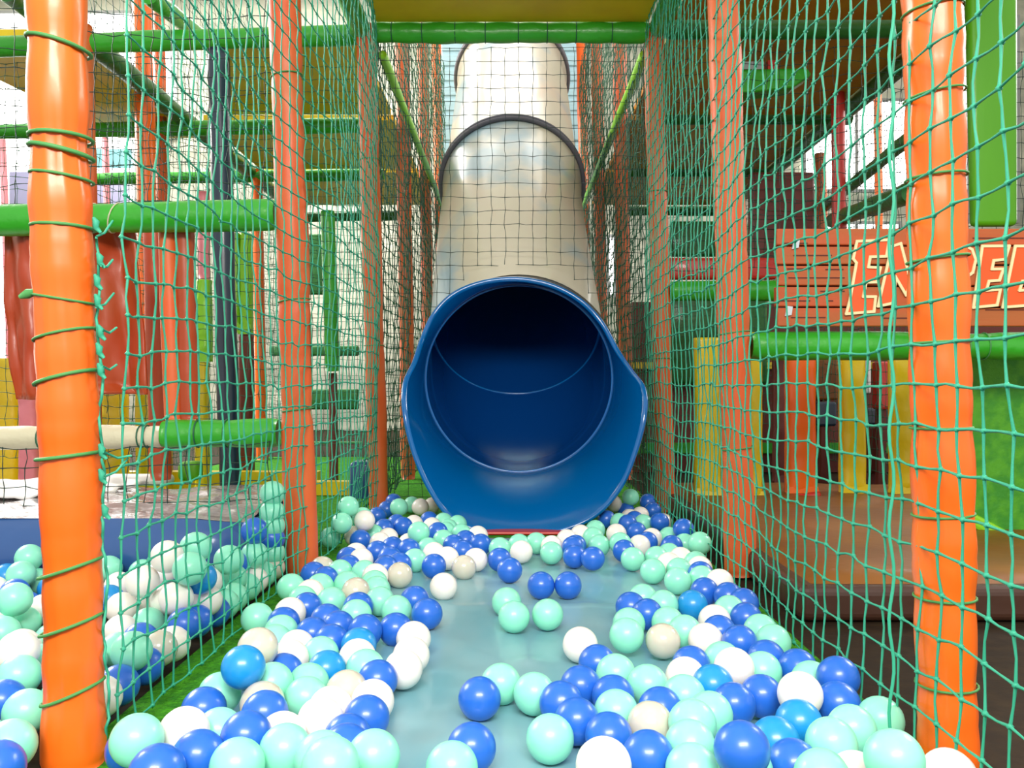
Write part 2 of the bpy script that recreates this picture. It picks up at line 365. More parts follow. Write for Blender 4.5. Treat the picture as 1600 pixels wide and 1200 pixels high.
# ---------------------------------------------------------------- beams
def beam(p0, p1, r, m, label, seed=0, name='padded_beam', group=None, ties=(), tm='tie', lump=.05, tslope=.0):
    p0 = Vector(p0); p1 = Vector(p1); L = (p1-p0).length
    root = empty(name, label, 'padded beam', group)
    padded(p0, p1, r, m, 'padding', root, (), seed=seed, dips=ties, lump=lump, n=22, step=.02)
    ax = (p1-p0).normalized()
    for t in ties:
        c = p0+(p1-p0)*t; u = Vector((0, 0, 1)); v = ax.cross(u).normalized(); u = v.cross(ax)
        pts = [c+(u*math.cos(a)+v*math.sin(a))*r*.95+ax*tslope*math.cos(a)*r for a in [2*math.pi*k/16 for k in range(16)]]
        b = MB(); b.tube(pts, .0022, 5, closed=True); b.build('rope_tie', M[tm], root)
    return fit(root)
tt = [i/9 for i in range(1, 9)]
beam(P(583, 51, 3.6), P(1011, 51, 3.6), .043, M['green'], 'bright green padded beam under the yellow deck above the slide', 40, ties=[.07, .18, .30, .41, .53, .635, .74, .87], tm='net_dark')
beam(P(-330, 84, 3.62), P(560, 54, 3.62), .041, M['green'], 'long green padded beam at upper left, nearest and highest', 41)
beam(P(-100, 207, 4.8), P(585, 196, 4.8), .041, M['green'], 'second green cross beam below the highest one at upper left', 42)
beam(P(135, 280, 6.0), P(600, 272, 6.0), .041, M['green'], 'third and farthest green cross beam at left, above the left middle beam', 43)
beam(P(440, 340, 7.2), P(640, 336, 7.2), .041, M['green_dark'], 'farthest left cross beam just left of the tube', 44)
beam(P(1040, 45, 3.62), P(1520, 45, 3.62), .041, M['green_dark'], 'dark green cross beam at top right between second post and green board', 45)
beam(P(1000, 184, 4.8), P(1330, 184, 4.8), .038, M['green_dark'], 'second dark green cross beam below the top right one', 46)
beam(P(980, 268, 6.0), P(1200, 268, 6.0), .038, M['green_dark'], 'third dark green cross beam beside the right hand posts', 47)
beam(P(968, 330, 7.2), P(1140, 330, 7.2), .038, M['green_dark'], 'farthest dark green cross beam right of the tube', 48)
beam(P(1045, 455, 3.6), P(1420, 455, 3.6), .042, M['green'], 'green padded rail behind the plank sign, beside the second right post', 49)
beam(P(1172, 541, 2.4), P(1780, 541, 2.4), .039, M['green'], 'green padded rail under the lettered plank sign', 50, ties=[.55, .60])
beam(P(-420, 352, 2.42), P(432, 336, 2.42), .043, M['green'], 'green padded beam at left running over the hanging rust red flaps', 51, ties=[.28, .44, .62, .66, .705], tm='cream_wrap', tslope=.3)
beam(P(256, 678, 2.42), P(436, 676, 2.42), .041, M['green'], 'short green padded rail above the navy block at left', 52, ties=[.3, .55], tm='net_dark')
beam(P(-420, 690, 2.42), P(254, 682, 2.42), .033, M['cream_wrap'], 'cream rail stripped of its cover and lashed with dark cord at left', 53, ties=[.33, .72, .735, .95, .965], tm='net_dark', name='unwrapped_beam')
def lbeam(x, z, y0, y1, r, m, label, seed): return beam((x, y0, z), (x, y1, z), r, m, label, seed)
lbeam(-1.80, 1.985, 3.66, 7.4, .046, M['green_dark'], 'dark green beam receding diagonally through the upper left netting', 54)
lbeam(1.78, 1.985, 3.66, 7.4, .046, M['green_dark'], 'dark green beam receding diagonally down from the upper right', 55)
lbeam(-.545, 1.915, 3.66, 7.1, .020, M['green_lime'], 'slim light green pole slanting along the left side of the tube', 56)
lbeam(.555, 1.915, 3.66, 7.1, .020, M['green_lime'], 'slim light green pole slanting along the right side of the tube', 57)
lbeam(-.62, 1.985, 2.45, 3.56, .040, M['green'], 'green beam receding to the left end of the beam above the slide', 58)
lbeam(.60, 1.985, 2.45, 3.56, .040, M['green'], 'green beam receding to the right end of the beam above the slide', 59)
beam(P(232, -8, 3.3), P(332, 72, 4.2), .036, M['green'], 'green brace slanting down from the top edge at upper left', 60, name='padded_brace')
beam(P(10, -12, 3.2), P(100, 60, 4.0), .036, M['green_dark'], 'dark green brace left of the nearest left post, at the top edge', 61, name='padded_brace')
beam(P(1425, 213, 3.64), P(1290, 322, 5.2), .030, M['green_dark'], 'dark green brace crossing the bright window at right', 63, name='padded_brace')
beam(P(1425, 300, 3.1), P(1300, 345, 4.8), .040, M['green_dark'], 'thick dark green brace just above the lettered sign', 64, name='padded_brace')
# little bright green sill in the right deck
r = empty('padded_sill', 'bright green padded sill with bits of red on top, upper right', 'padding')
b = MB(); b.slab([P(1155, 108, 3.75), P(1262, 105, 3.75), P(1270, 116, 3.75), P(1240, 136, 3.75), P(1155, 146, 3.75)], (0, .12, 0)); o = b.build('padding', M['green'], r, False); bevel(o, .012, 3)
b = MB(); b.slab([P(1200, 94, 3.80), P(1216, 94, 3.80), P(1216, 108, 3.80), P(1200, 108, 3.80)], (0, .05, 0)); b.build('red_block', M['red'], r, False)
b = MB(); b.slab([P(1160, 96, 3.82), P(1194, 96, 3.82), P(1194, 108, 3.82), P(1160, 108, 3.82)], (0, .05, 0)); b.build('grey_block', M['frame'], r, False); fit(r)
# ---------------------------------------------------------------- decks
def deck(poly, z, m, label):
    b = MB(); b.slab([(x, y, z) for x, y in poly], (0, 0, .03)); return tag(b.build('deck_board', m, smooth=False), label, 'deck')
deck([(-.56, 2.5), (.56, 2.5), (.56, 3.57), (-.56, 3.57)], 2.015, M['yellow_deck'], 'yellow deck underside at the top centre above the slide')
deck([(-1.22, 3.68), (-.66, 3.68), (-.66, 4.75), (-1.55, 4.75)], 2.0, M['yellow_deck'], 'yellow deck underside beside the second left post, highest')
deck([(-1.72, 4.85), (-.66, 4.85), (-.66, 5.95), (-1.72, 5.95)], 2.0, M['yellow_deck'], 'yellow deck underside behind the second left cross beam')
deck([(-1.72, 6.05), (-.66, 6.05), (-.66, 7.15), (-1.72, 7.15)], 2.0, M['yellow_deck'], 'farthest yellow deck underside, left of the tube')
deck([(-2.55, 3.68), (-1.86, 3.68), (-1.86, 5.2), (-2.35, 5.2)], 2.0, M['yellow_deck'], 'yellow deck corner at the far left under the highest beam')
deck([(.66, 3.68), (1.73, 3.68), (1.73, 4.75), (.66, 4.75)], 2.0, M['ochre_deck'], 'ochre deck underside at upper right behind the second right post')
deck([(.66, 4.85), (1.73, 4.85), (1.73, 5.95), (.66, 5.95)], 2.0, M['ochre_deck'], 'ochre deck underside below the second right cross beam')
deck([(.66, 6.05), (1.73, 6.05), (1.73, 7.15), (.66, 7.15)], 2.0, M['ochre_deck'], 'farthest ochre deck underside right of the tube')
deck([(.66, 2.5), (1.73, 2.5), (1.73, 3.55), (.66, 3.55)], 2.015, M['ochre_deck'], 'nearest ochre deck underside at the top right edge')
# ---------------------------------------------------------------- pads and panels
def pad(pts, d, m, label, name='hanging_pad', cat='hanging pad', thick=.05, flare=True, group=None, bulge=.0, seams=True):
    """upright padded board: outline points at depth d, real thickness, sewn hem at the foot"""
    r = empty(name, label, cat, group)
    b = MB(); b.slab([P(x, y, d) for x, y in pts], (0, thick, 0)); o = b.build('padding', m, r, False); bevel(o, min(.018, thick*.35), 3)
    for p_ in o.data.polygons: p_.use_smooth = True
    if flare:
        x0 = min(p[0] for p in pts); x1 = max(p[0] for p in pts); y1 = max(p[1] for p in pts)
        b = MB(); b.slab([P(x0+1, y1-18, d-.004), P(x1-1, y1-18, d-.004), P(x1+3, y1+5, d-.012), P(x0-5, y1+5, d-.012)], (0, .02, 0)); b.build('hem', m, r, False)
    return fit(r)
rect = lambda x0, y0, x1, y1: [(x0, y0), (x1, y0), (x1, y1), (x0, y1)]
# right hand pads standing on the crash mat
def tall_pad(x0, x1, y0, y1, d, m, label, seed, cat='upright pad', slot=0):
    r = empty('upright_pad', label, cat); w_ = (x1-x0)/F*d; c0 = P((x0+x1)/2+1, y1, d); c1 = P((x0+x1)/2, y0, d)
    n = 24; N = 50; vs = []; fs = []
    for i in range(N+1):
        s = i/N; c = c0+(c1-c0)*s
        ww = w_/2*(1+.05*noise.noise(Vector((s*3, seed, 0)))+(.10 if s < .04 else 0)-.06*math.exp(-((s-.93)/.03)**2)); tt_ = .038*(1-.6*math.exp(-(s/.03)**2))
        for k in range(n):
            a = 2*math.pi*k/n; ca, sa = math.cos(a), math.sin(a)
            vs.append(c+Vector((ww*math.copysign(abs(ca)**.6, ca), tt_*math.copysign(abs(sa)**.7, sa)+.006*noise.noise(Vector((ca*2, s*9, seed))), 0)))
    for i in range(N):
        for k in range(n): fs.append((i*n+k, i*n+(k+1) % n, (i+1)*n+(k+1) % n, (i+1)*n+k))
    fs += [tuple(range(n))[::-1], tuple(range(N*n, (N+1)*n))]
    mesh('padding', vs, fs, m, r)
    b = MB(); a0 = c0+Vector((-w_/2*1.12, -.045, -.002)); b.slab([a0, a0+Vector((w_*1.12, 0, 0)), a0+Vector((w_*1.05, .01, .05)), a0+Vector((w_*.06, .01, .05))], (0, .012, 0)); b.build('hem', m, r, False)
    return fit(r)
tall_pad(1084, 1124, 528, 780, 3.47, M['yellow'], 'yellow upright pad just left of the second right post', 1)
tall_pad(1166, 1189, 520, 785, 3.45, M['yellow'], 'narrow yellow upright pad just right of the second right post', 2)
tall_pad(1207, 1226, 540, 755, 4.6, M['maroon'], 'dark maroon upright pad left of the orange one', 3)
tall_pad(1226, 1273, 530, 778, 3.5, M['orange'], 'wide orange upright pad between two yellow pads under the sign', 4)
tall_pad(1311, 1350, 530, 774, 3.5, M['yellow'], 'yellow upright pad under the first letter of the sign', 5)
tall_pad(1389, 1430, 530, 772, 3.5, M['yellow'], 'yellow upright pad half hidden by the nearest right post', 6)
o = beam(P(1232, 782, 3.42), P(1282, 774, 3.40), .018, M['red'], 'red pad end lying at the foot of the orange upright pad', 70, name='fallen_roller')
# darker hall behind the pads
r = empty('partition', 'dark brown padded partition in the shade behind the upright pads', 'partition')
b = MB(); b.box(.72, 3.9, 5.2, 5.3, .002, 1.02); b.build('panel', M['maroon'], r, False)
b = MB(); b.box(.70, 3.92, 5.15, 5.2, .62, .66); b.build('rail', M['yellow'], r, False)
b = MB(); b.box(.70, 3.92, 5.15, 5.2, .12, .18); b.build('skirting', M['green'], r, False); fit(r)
for (x0, y0, x1, y1, d, m, l) in ((1277, 628, 1308, 666, 4.6, 'navy_pole', 'black block between the orange and yellow upright pads'), (1354, 638, 1388, 664, 4.6, 'navy_pole', 'black block between the two right yellow pads'),
        (1356, 666, 1386, 740, 4.4, 'maroon', 'maroon roller standing between the two right yellow pads'), (1374, 565, 1392, 640, 4.3, 'red', 'red bolster behind the right yellow pads'),
        (1352, 560, 1362, 615, 4.8, 'white', 'pale strip of light cloth between the two right yellow pads'), (1277, 560, 1310, 625, 5.0, 'brown', 'brown curtain behind the gap right of the orange pad')):
    r = empty('foam_block', l, 'foam block')
    z0 = P(0, y1, d).z; b = MB(); b.slab([P(x, y, d) for x, y in rect(x0, y0, x1, y1)], (0, .10, 0)); o = b.build('padding', M[m], r, False); bevel(o, .012, 2)
    if z0 > .02:
        b = MB(); q = P((x0+x1)/2, y1, d); b.box(q.x-.02, q.x+.02, d+.03, d+.07, .002, z0+.01); b.build('foot', M['maroon'], r, False)
    fit(r)
# upper right dark padding
pad(rect(1172, 268, 1274, 420), 4.9, M['maroon'], 'large dark maroon padded panel behind the net above the sign', 'wall_pad', 'wall pad', .06, False)
pad(rect(1038, 402, 1216, 436), 3.75, M['red'], 'dull red padded strip above the green rail beside the second right post', 'wall_pad', 'wall pad', .05, False)
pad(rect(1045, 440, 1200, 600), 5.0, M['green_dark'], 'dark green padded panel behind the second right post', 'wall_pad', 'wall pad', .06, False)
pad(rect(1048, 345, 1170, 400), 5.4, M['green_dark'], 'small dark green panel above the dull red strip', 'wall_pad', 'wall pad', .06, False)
# green boards right
pad([(1513, -120), (1592, -120), (1592, 352), (1524, 352)], 3.05, M['green_board'], 'tall bright green board beside the nearest right post, above the sign', 'green_board', 'board', .05, False)
r = empty('green_board', 'green board with a lime lower edge at the right picture edge below the sign', 'board')
b = MB(); b.slab([P(1518, 560, 2.62), P(1760, 560, 2.62), P(1760, 915, 2.62), P(1700, 905, 2.62), P(1518, 800, 2.62)], (0, .05, 0)); b.build('panel', M['green_mesh'], r, False)
b = MB(); b.slab([P(1516, 798, 2.6), P(1702, 897, 2.6), P(1702, 925, 2.6), P(1516, 822, 2.6)], (0, .09, 0)); o = b.build('lower_edge', M['green_lime'], r, False); bevel(o, .01); fit(r)
# left flaps and rollers
def flap(out, d, m, label, seed):
    """thick vinyl sheet hanging from the beam: rows of (y, x_left, x_right)"""
    nx = 20; vs = []; fs = []; rows = []
    for i in range(len(out)-1):
        for k in range(6):
            t = k/6; rows.append([out[i][q]*(1-t)+out[i+1][q]*t for q in range(3)])
    rows.append(list(out[-1]))
    for (y, a, c) in rows:
        for i in range(nx+1):
            x = a+(c-a)*i/nx; q = P(x, y, d); q.y += .03*math.sin(i/nx*math.pi*2+seed)+.015*noise.noise(Vector((i*.3, y*.02, seed))); vs.append(q)
    for j in range(len(rows)-1):
        for i in range(nx): fs.append((j*(nx+1)+i, j*(nx+1)+i+1, (j+1)*(nx+1)+i+1, (j+1)*(nx+1)+i))
    o = mesh('vinyl_flap', vs, fs, m); s = o.modifiers.new('thick', 'SOLIDIFY'); s.thickness = .008
    return tag(o, label, 'vinyl flap')
flap([(350, 0, 82), (430, 0, 88), (500, 4, 92), (560, 9, 90), (624, 17, 88)], 2.48, M['flap'], 'rust red vinyl flap hanging left of the nearest left post', 1)
flap([(348, 128, 214), (410, 130, 222), (480, 132, 228), (560, 134, 234), (600, 134, 236), (616, 160, 236)], 2.49, M['flap'], 'wide rust red vinyl flap hanging right of the nearest left post', 4)
post(240, 352, 252, 757, 3.0, .0365, M['flap'], 'dark red roller standing behind the wide rust red flap', z0=.20, seed=71, name='foam_roller')
post(262, 330, 272, 655, 2.475, .027, M['orange_old'], 'orange red roller right of the dark red one at left', seed=72, name='foam_roller')
post(287, 330, 297, 655, 2.475, .027, M['flap'], 'rust red roller left of the yellow green pads', seed=73, name='foam_roller', seams=[470])
post(318, 300, 319, 438, 4.0, .028, M['pink'], 'pink hanging tube above the lime pad at left', seed=74, name='foam_tube')
tall_pad(309, 330, 438, 565, 4.0, M['green_lime'], 'lime upright pad left of the navy pole', 11)
tall_pad(306, 326, 566, 775, 4.0, M['yellow'], 'yellow pad below the lime one, left of the navy pole', 12)
tall_pad(366, 376, 366, 520, 4.4, M['green_lime'], 'narrow lime pad touching the right side of the navy pole', 13)
tall_pad(376, 394, 366, 522, 4.4, M['green_lime'], 'wider lime pad left of the slim orange post', 14)
tall_pad(374, 396, 523, 763, 4.4, M['maroon'], 'dull maroon pad under the wider lime pad', 15)
tall_pad(160, 200, 600, 782, 3.9, M['yellow'], 'bright yellow upright pad behind the flap right of the nearest left post', 17)
tall_pad(214, 228, 560, 782, 3.9, M['yellow'], 'narrow bright yellow pad left of the dark red roller', 18)
tall_pad(256, 266, 560, 769, 4.2, M['yellow'], 'thin yellow pad right of the dark red roller', 19)
tall_pad(-40, 30, 560, 782, 3.9, M['yellow'], 'bright yellow pad at the left picture edge under the flap', 20)
tall_pad(32, 62, 622, 792, 3.7, M['pink'], 'pale pink pad end beside the nearest left post', 21)
b = MB(); b.box(-3.3, -.95, 4.25, 4.33, .004, .10); tag(b.build('yellow_kerb', M['yellow'], smooth=False), 'yellow floor kerb running behind the navy block at left', 'kerb')
b = MB(); b.box(-.93, -.66, 4.05, 4.12, .012, .075); tag(b.build('yellow_kerb', M['yellow'], smooth=False), 'short yellow kerb on the green carpet beside the second left post', 'kerb')
r = empty('white_cloth', 'crumpled white cloth lying on the block left of the nearest left post', 'cloth')
vs = []; fs = []; nx, ny = 40, 16
for j in range(ny+1):
    for i in range(nx+1):
        x = -1.95+.78*i/nx; y = 2.42+.38*j/ny
        vs.append((x, y, .222+.022*noise.noise(Vector((x*9, y*12, 3)))+.012*noise.noise(Vector((x*25, y*30, 3)))))
for j in range(ny):
    for i in range(nx): fs.append((j*(nx+1)+i, j*(nx+1)+i+1, (j+1)*(nx+1)+i+1, (j+1)*(nx+1)+i))
o = mesh('cloth_sheet', vs, fs, M['white'], r); s = o.modifiers.new('t', 'SOLIDIFY'); s.thickness = .006; fit(r)
pad(rect(148, 743, 0+262, 760), 3.2, M['white'], 'white padded ledge behind the navy block', 'padded_ledge', 'ledge', .08, False)
pad(rect(276, 722, 308, 752), 3.3, M['green_board'], 'small mint green box behind the navy block', 'foam_box', 'box', .08, False)
pad(rect(546, 722, 578, 792), 3.95, M['navy'], 'dark blue padded block beside the left foot of the slide', 'foam_box', 'box', .15, False)
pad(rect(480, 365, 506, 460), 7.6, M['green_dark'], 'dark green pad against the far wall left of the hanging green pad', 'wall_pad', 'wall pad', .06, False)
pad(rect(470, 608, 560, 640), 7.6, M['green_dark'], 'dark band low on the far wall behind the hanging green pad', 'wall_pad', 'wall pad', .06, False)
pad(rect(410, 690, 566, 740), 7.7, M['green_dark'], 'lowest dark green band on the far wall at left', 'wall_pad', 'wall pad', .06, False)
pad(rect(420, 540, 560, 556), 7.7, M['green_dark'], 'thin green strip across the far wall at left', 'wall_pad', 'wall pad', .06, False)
pad(rect(150, 232, 205, 262), 9.92, M['cyan'], 'cyan striped mural board seen far left through the nets', 'mural', 'mural', .03, False)
pad(rect(14, 268, 62, 326), 9.92, M['lilac'], 'pale lilac mural board at the far left edge', 'mural', 'mural', .03, False)
pad(rect(150, 288, 200, 330), 9.92, M['lilac'], 'blue and lilac mural board above the left middle beam', 'mural', 'mural', .03, False)
for px_, l in ((6, 'thin pink pole at the left picture edge'), (166, 'thin pink pole right of the nearest left post')):
    post(px_-2, 215, px_+2, 335, 8.0, .030, M['pink'], l, seed=int(px_), name='pole', z0=.002)
# pale blue padding behind tube
b = MB(); b.box(-.64, .64, 7.9, 7.96, .002, 4.4)
for i in range(32): b.box(-.64, .64, 7.885, 7.902, .04+i*.135, .14+i*.135)
o = b.build('padded_wall', M['paleblue'], smooth=False); bevel(o, .02, 3); tag(o, 'pale blue ribbed padding behind the top of the tube slide', 'wall pad')
# ---------------------------------------------------------------- lettered sign
D = 2.345
r = empty('plank_sign', 'orange plank sign with cream outlined capitals resting on the green rail at right', 'sign')
def SP(x, y, d=D): return P(x, y, d)
ys = [356, 384, 414, 447, 480, 511]
for i in range(5):
    dx = random.uniform(-3, 3)
    b = MB(); b.slab([SP(1215+dx, ys[i]+1.2), SP(1765, ys[i]+1.2), SP(1765, ys[i+1]-1.2), SP(1215+dx, ys[i+1]-1.2)], (0, .022, 0)); o = b.build('plank', M['sign_board'], r, False); bevel(o, .003)
b = MB(); b.slab([SP(1230, 362, D+.024), SP(1755, 362, D+.024), SP(1755, 506, D+.024), SP(1230, 506, D+.024)], (0, .012, 0)); b.build('backing', M['sign_gap'], r, False)
b = MB()
for (x0, x1, y) in ((1240, 1300, 399), (1230, 1268, 420), (1290, 1318, 421), (1232, 1320, 434), (1282, 1320, 455), (1218, 1266, 470), (1236, 1290, 496), (1380, 1418, 497), (1222, 1262, 380), (1292, 1302, 470), (1520, 1600, 372), (1540, 1700, 484)):
    b.slab([SP(x0, y-.9, D-.0015), SP(x1, y-.9, D-.0015), SP(x1, y+.9, D-.0015), SP(x0, y+.9, D-.0015)], (0, .003, 0))
b.build('plank_crack', M['sign_gap'], r, False)
def letter(pts, name):
    pts = [(1300+x/5.333, 330+y/5.333) for x, y in pts]
    b = MB(); b.slab([SP(x, y, D-.003) for x, y in pts], (0, .003, 0)); f = b.build(name, M['sign_fill'], r, False)
    b = MB(); n = len(pts)
    for i in range(n):
        p, q = Vector(pts[i]), Vector(pts[(i+1) % n]); t = (q-p).normalized(); nn = Vector((-t.y, t.x))*2.1; e = t*1.6
        b.slab([SP(*(p-e+nn), D-.006-i*.0002), SP(*(q+e+nn), D-.006-i*.0002), SP(*(q+e-nn), D-.006-i*.0002), SP(*(p-e-nn), D-.006-i*.0002)], (0, .004, 0))
    b.build('letter_outline', M['sign_cream'], f, False)
letter([(210, 250), (478, 238), (455, 375), (320, 380), (305, 465), (405, 470), (375, 590), (285, 592), (262, 712), (365, 712), (352, 835), (120, 855), (150, 745), (205, 430), (178, 395)], 'letter_e')
letter([(500, 292), (575, 268), (640, 520), (700, 292), (790, 285), (760, 775), (660, 778), (668, 560), (620, 700), (530, 545), (518, 762), (478, 772), (385, 792)], 'letter_m')
letter([(860, 290), (1110, 285), (1170, 320), (1200, 405), (1175, 510), (1110, 560), (980, 570), (960, 790), (800, 800)], 'letter_p')
letter([(1255, 290), (1480, 288), (1445, 400), (1350, 410), (1335, 482), (1430, 480), (1398, 575), (1310, 582), (1290, 660), (1405, 650), (1378, 782), (1180, 802)], 'letter_e')
letter([(1530, 290), (1770, 288), (1740, 400), (1640, 410), (1620, 482), (1715, 480), (1690, 575), (1590, 582), (1565, 660), (1690, 650), (1665, 782), (1425, 800)], 'letter_e')
for (x, y) in ((1244, 381), (1233, 486)):
    b = MB(); b.slab([SP(x-6, y+8, D-.006), SP(x-3, y-8, D-.006), SP(x+6, y-7, D-.006), SP(x+4, y+6, D-.006)], (0, .006, 0)); o = b.build('metal_bracket', M['steel'], r, False)
fit(r)
# ---------------------------------------------------------------- tube slide
r = empty('tube_slide', 'tube slide with a wide glossy blue mouth and cream tube climbing away behind the net', 'slide')
ax = [(.028, 3.50, .552), (.025, 3.62, .572), (.022, 3.76, .650), (.018, 3.92, .775), (.012, 4.10, .925), (.006, 4.30, 1.095), (.0, 4.6, 1.345), (.0, 5.0, 1.675), (.0, 5.6, 2.165), (.0, 6.3, 2.735), (.0, 7.0, 3.30), (.0, 7.44, 3.65)]
ax = [Vector(a) for a in ax]
def cat(pts, t):
    n = len(pts)-1; i = min(int(t), n-1); f = t-i
    p = [pts[max(i-1, 0)], pts[i], pts[i+1], pts[min(i+2, n)]]
    return .5*((2*p[1])+(-p[0]+p[2])*f+(2*p[0]-5*p[1]+4*p[2]-p[3])*f*f+(-p[0]+3*p[1]-3*p[2]+p[3])*f**3)
def sweep(t0, t1, rad, name, m, n=72, step=.12, flip=False):
    N = max(2, int((t1-t0)/step)); vs = []; fs = []
    for i in range(N+1):
        t = t0+(t1-t0)*i/N; c = cat(ax, t); d = (cat(ax, min(t+.05, len(ax)-1))-cat(ax, max(t-.05, 0))).normalized()
        if t < .05: d = Vector((0, 1, 0))
        u = Vector((1, 0, 0)); v = u.cross(d).normalized()*1
        rr = rad(i/N) if callable(rad) else rad
        for k in range(n):
            a = 2*math.pi*k/n; vs.append(c+(u*math.cos(a)-v*math.sin(a))*rr)
    for i in range(N):
        for k in range(n):
            f = (i*n+k, i*n+(k+1) % n, (i+1)*n+(k+1) % n, (i+1)*n+k); fs.append(f[::-1] if flip else f)
    return mesh(name, vs, fs, m, r)
RT = .386
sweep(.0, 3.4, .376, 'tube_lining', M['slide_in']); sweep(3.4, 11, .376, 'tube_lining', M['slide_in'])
sweep(.25, 3.3, lambda s: RT+(.03*math.exp(-(s/.15)**2)), 'tube_section', M['tube'])
sweep(3.3, 7.0, lambda s: RT-.002*s+.014*math.exp(-((1-s)/.06)**2), 'tube_section', M['tube'])
sweep(7.0, 9.0, lambda s: RT-.002*s+.014*math.exp(-((1-s)/.06)**2), 'tube_section', M['tube'])
sweep(9.0, 11, lambda s: RT, 'tube_section', M['tube'])
def tor(t, R_, rr, m, name, wide=0):
    c = cat(ax, t); d = (cat(ax, min(t+.05, 11))-cat(ax, max(t-.05, 0))).normalized() if t > .05 else Vector((0, 1, 0)); u = Vector((1, 0, 0)); v = u.cross(d)
    b = MB(); b.tube([c+(u*math.cos(a)-v*math.sin(a))*R_ for a in [2*math.pi*k/96 for k in range(96)]], rr, 8, closed=True); return b.build(name, m, r)
for t in (6.97, 9.0):
    tor(t-.02, .408, .013, M['seam'], 'flange'); tor(t+.03, .408, .013, M['seam'], 'flange')
tor(0.02, .375, .0045, M['slide'], 'joint_ring'); tor(3.0, .375, .0045, M['slide'], 'joint_ring')
# the mouth
out = [(805, 440, 3.40), (858, 449, 3.40), (903, 472, 3.39), (936, 506, 3.38), (960, 548, 3.34), (981, 578, 3.24), (1001, 606, 3.12), (1003, 645, 3.07), (990, 700, 3.06), (966, 758, 3.06), (925, 803, 3.06), (870, 826, 3.06),
       (815, 833, 3.06), (757, 827, 3.06), (707, 804, 3.06), (675, 762, 3.06), (651, 706, 3.07), (637, 645, 3.08), (637, 600, 3.14), (652, 566, 3.25), (664, 530, 3.34), (681, 494, 3.38), (710, 464, 3.39), (752, 446, 3.40)]
n0 = len(out); NN = 144; edge = []
for k in range(NN):
    t = k/NN*n0; i = int(t); f = t-i
    p = [P(*out[(i+q) % n0]) for q in (-1, 0, 1, 2)]
    edge.append(.5*((2*p[1])+(-p[0]+p[2])*f+(2*p[0]-5*p[1]+4*p[2]-p[3])*f*f+(-p[0]+3*p[1]-3*p[2]+p[3])*f**3))
c0 = Vector((.028, 3.50, .552)); c1 = Vector((.018, 3.10, .54))
inn = []
for e in edge:
    a = math.atan2(e.z-c1.z, e.x-c1.x); inn.append(c0+Vector((math.cos(a), 0, math.sin(a)))*.376)
vs = []; fs = []; J = 16
for j in range(J+1):
    s = j/J
    for k in range(NN):
        i_, e = inn[k], edge[k]; q = i_+(e-i_)*s
        fl = s**2.0*.75+s*.25
        q.x = i_.x+(e.x-i_.x)*fl; q.z = i_.z+(e.z-i_.z)*fl
        vs.append(q)
for j in range(J):
    for k in range(NN): fs.append((j*NN+k, (j+1)*NN+k, (j+1)*NN+(k+1) % NN, j*NN+(k+1) % NN))
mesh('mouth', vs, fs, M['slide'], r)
# rolled rim: outward lip and back, then the outer shell back to the tube
vs = []; fs = []
def outw(k, dr, dy):
    e = edge[k]; v = Vector((e.x-c1.x, 0, e.z-c1.z)).normalized(); q = e+v*dr; q.y += dy; return q
prof = [(0, 0), (.004, -.006), (.010, -.009), (.017, -.006), (.020, .002), (.018, .012)]
for (dr, dy) in prof:
    for k in range(NN):
        q = outw(k, dr, dy); q.z = max(q.z, .004); vs.append(q)
for j in range(len(prof)-1):
    for k in range(NN): fs.append((j*NN+k, (j+1)*NN+k, (j+1)*NN+(k+1) % NN, j*NN+(k+1) % NN))
mesh('rolled_rim', vs, fs, M['slide'], r)
vs = []; fs = []; J = 12
for j in range(J+1):
    s = j/J
    for k in range(NN):
        a = outw(k, .018, .012); e = edge[k]; th = math.atan2(e.z-c1.z, e.x-c1.x)
        bb = Vector((.028, 3.56, .552))+Vector((math.cos(th), 0, math.sin(th)))*.415
        q = a+(bb-a)*s; fl = 1-(1-s)**2*.9-(1-s)*.1
        q.x = a.x+(bb.x-a.x)*fl; q.z = max(.035 if q.y > 3.0 and 0 else .006, a.z+(bb.z-a.z)*fl); vs.append(q)
for j in range(J):
    for k in range(NN): fs.append((j*NN+k, (j+1)*NN+k, (j+1)*NN+(k+1) % NN, j*NN+(k+1) % NN))
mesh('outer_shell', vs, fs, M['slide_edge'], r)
fit(r)
# ---------------------------------------------------------------- nets
MS = .055
def fl(side, y0, y1, off=0):
    def f(u, v): return Vector((side*(.565+off)+side*(-.0)*u, u, v)), Vector((1, 0, 0)), None
    return f
# right wall net, hanging on the camera side of the posts
grid_net('safety_net', lambda u, v: (Vector((.548, u, v)), Vector((1, 0, 0)), None), fr(.86, 3.55, MS), fr(.03, 2.02, MS), .0021, M['net'],
         'teal green knotted net wall along the right, in front of the orange posts', seed=2, sag=.020, jit=.0022)
grid_net('safety_net', lambda u, v: (Vector((-.552-.02*math.sin((u-1.2)*2.6) if v > .35 else -.555-.025*math.sin((u-1.2)*2.6)*v/.35, u, v)), Vector((1, 0, 0)), None), fr(1.245, 3.55, MS), fr(.03, 2.02, MS), .0020, M['net'],
         'teal green knotted net wall starting at the nearest left post', seed=5, sag=.024, jit=.0025)
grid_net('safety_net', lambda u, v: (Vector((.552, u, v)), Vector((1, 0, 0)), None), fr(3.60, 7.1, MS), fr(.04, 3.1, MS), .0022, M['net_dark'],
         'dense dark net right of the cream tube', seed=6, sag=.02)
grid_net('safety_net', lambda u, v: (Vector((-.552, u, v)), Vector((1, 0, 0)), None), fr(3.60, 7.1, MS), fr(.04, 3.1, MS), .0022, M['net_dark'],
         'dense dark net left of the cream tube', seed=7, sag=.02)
def hole(p): return ((p.x-.025)/.43)**2+((p.z-.56)/.45)**2 < 1
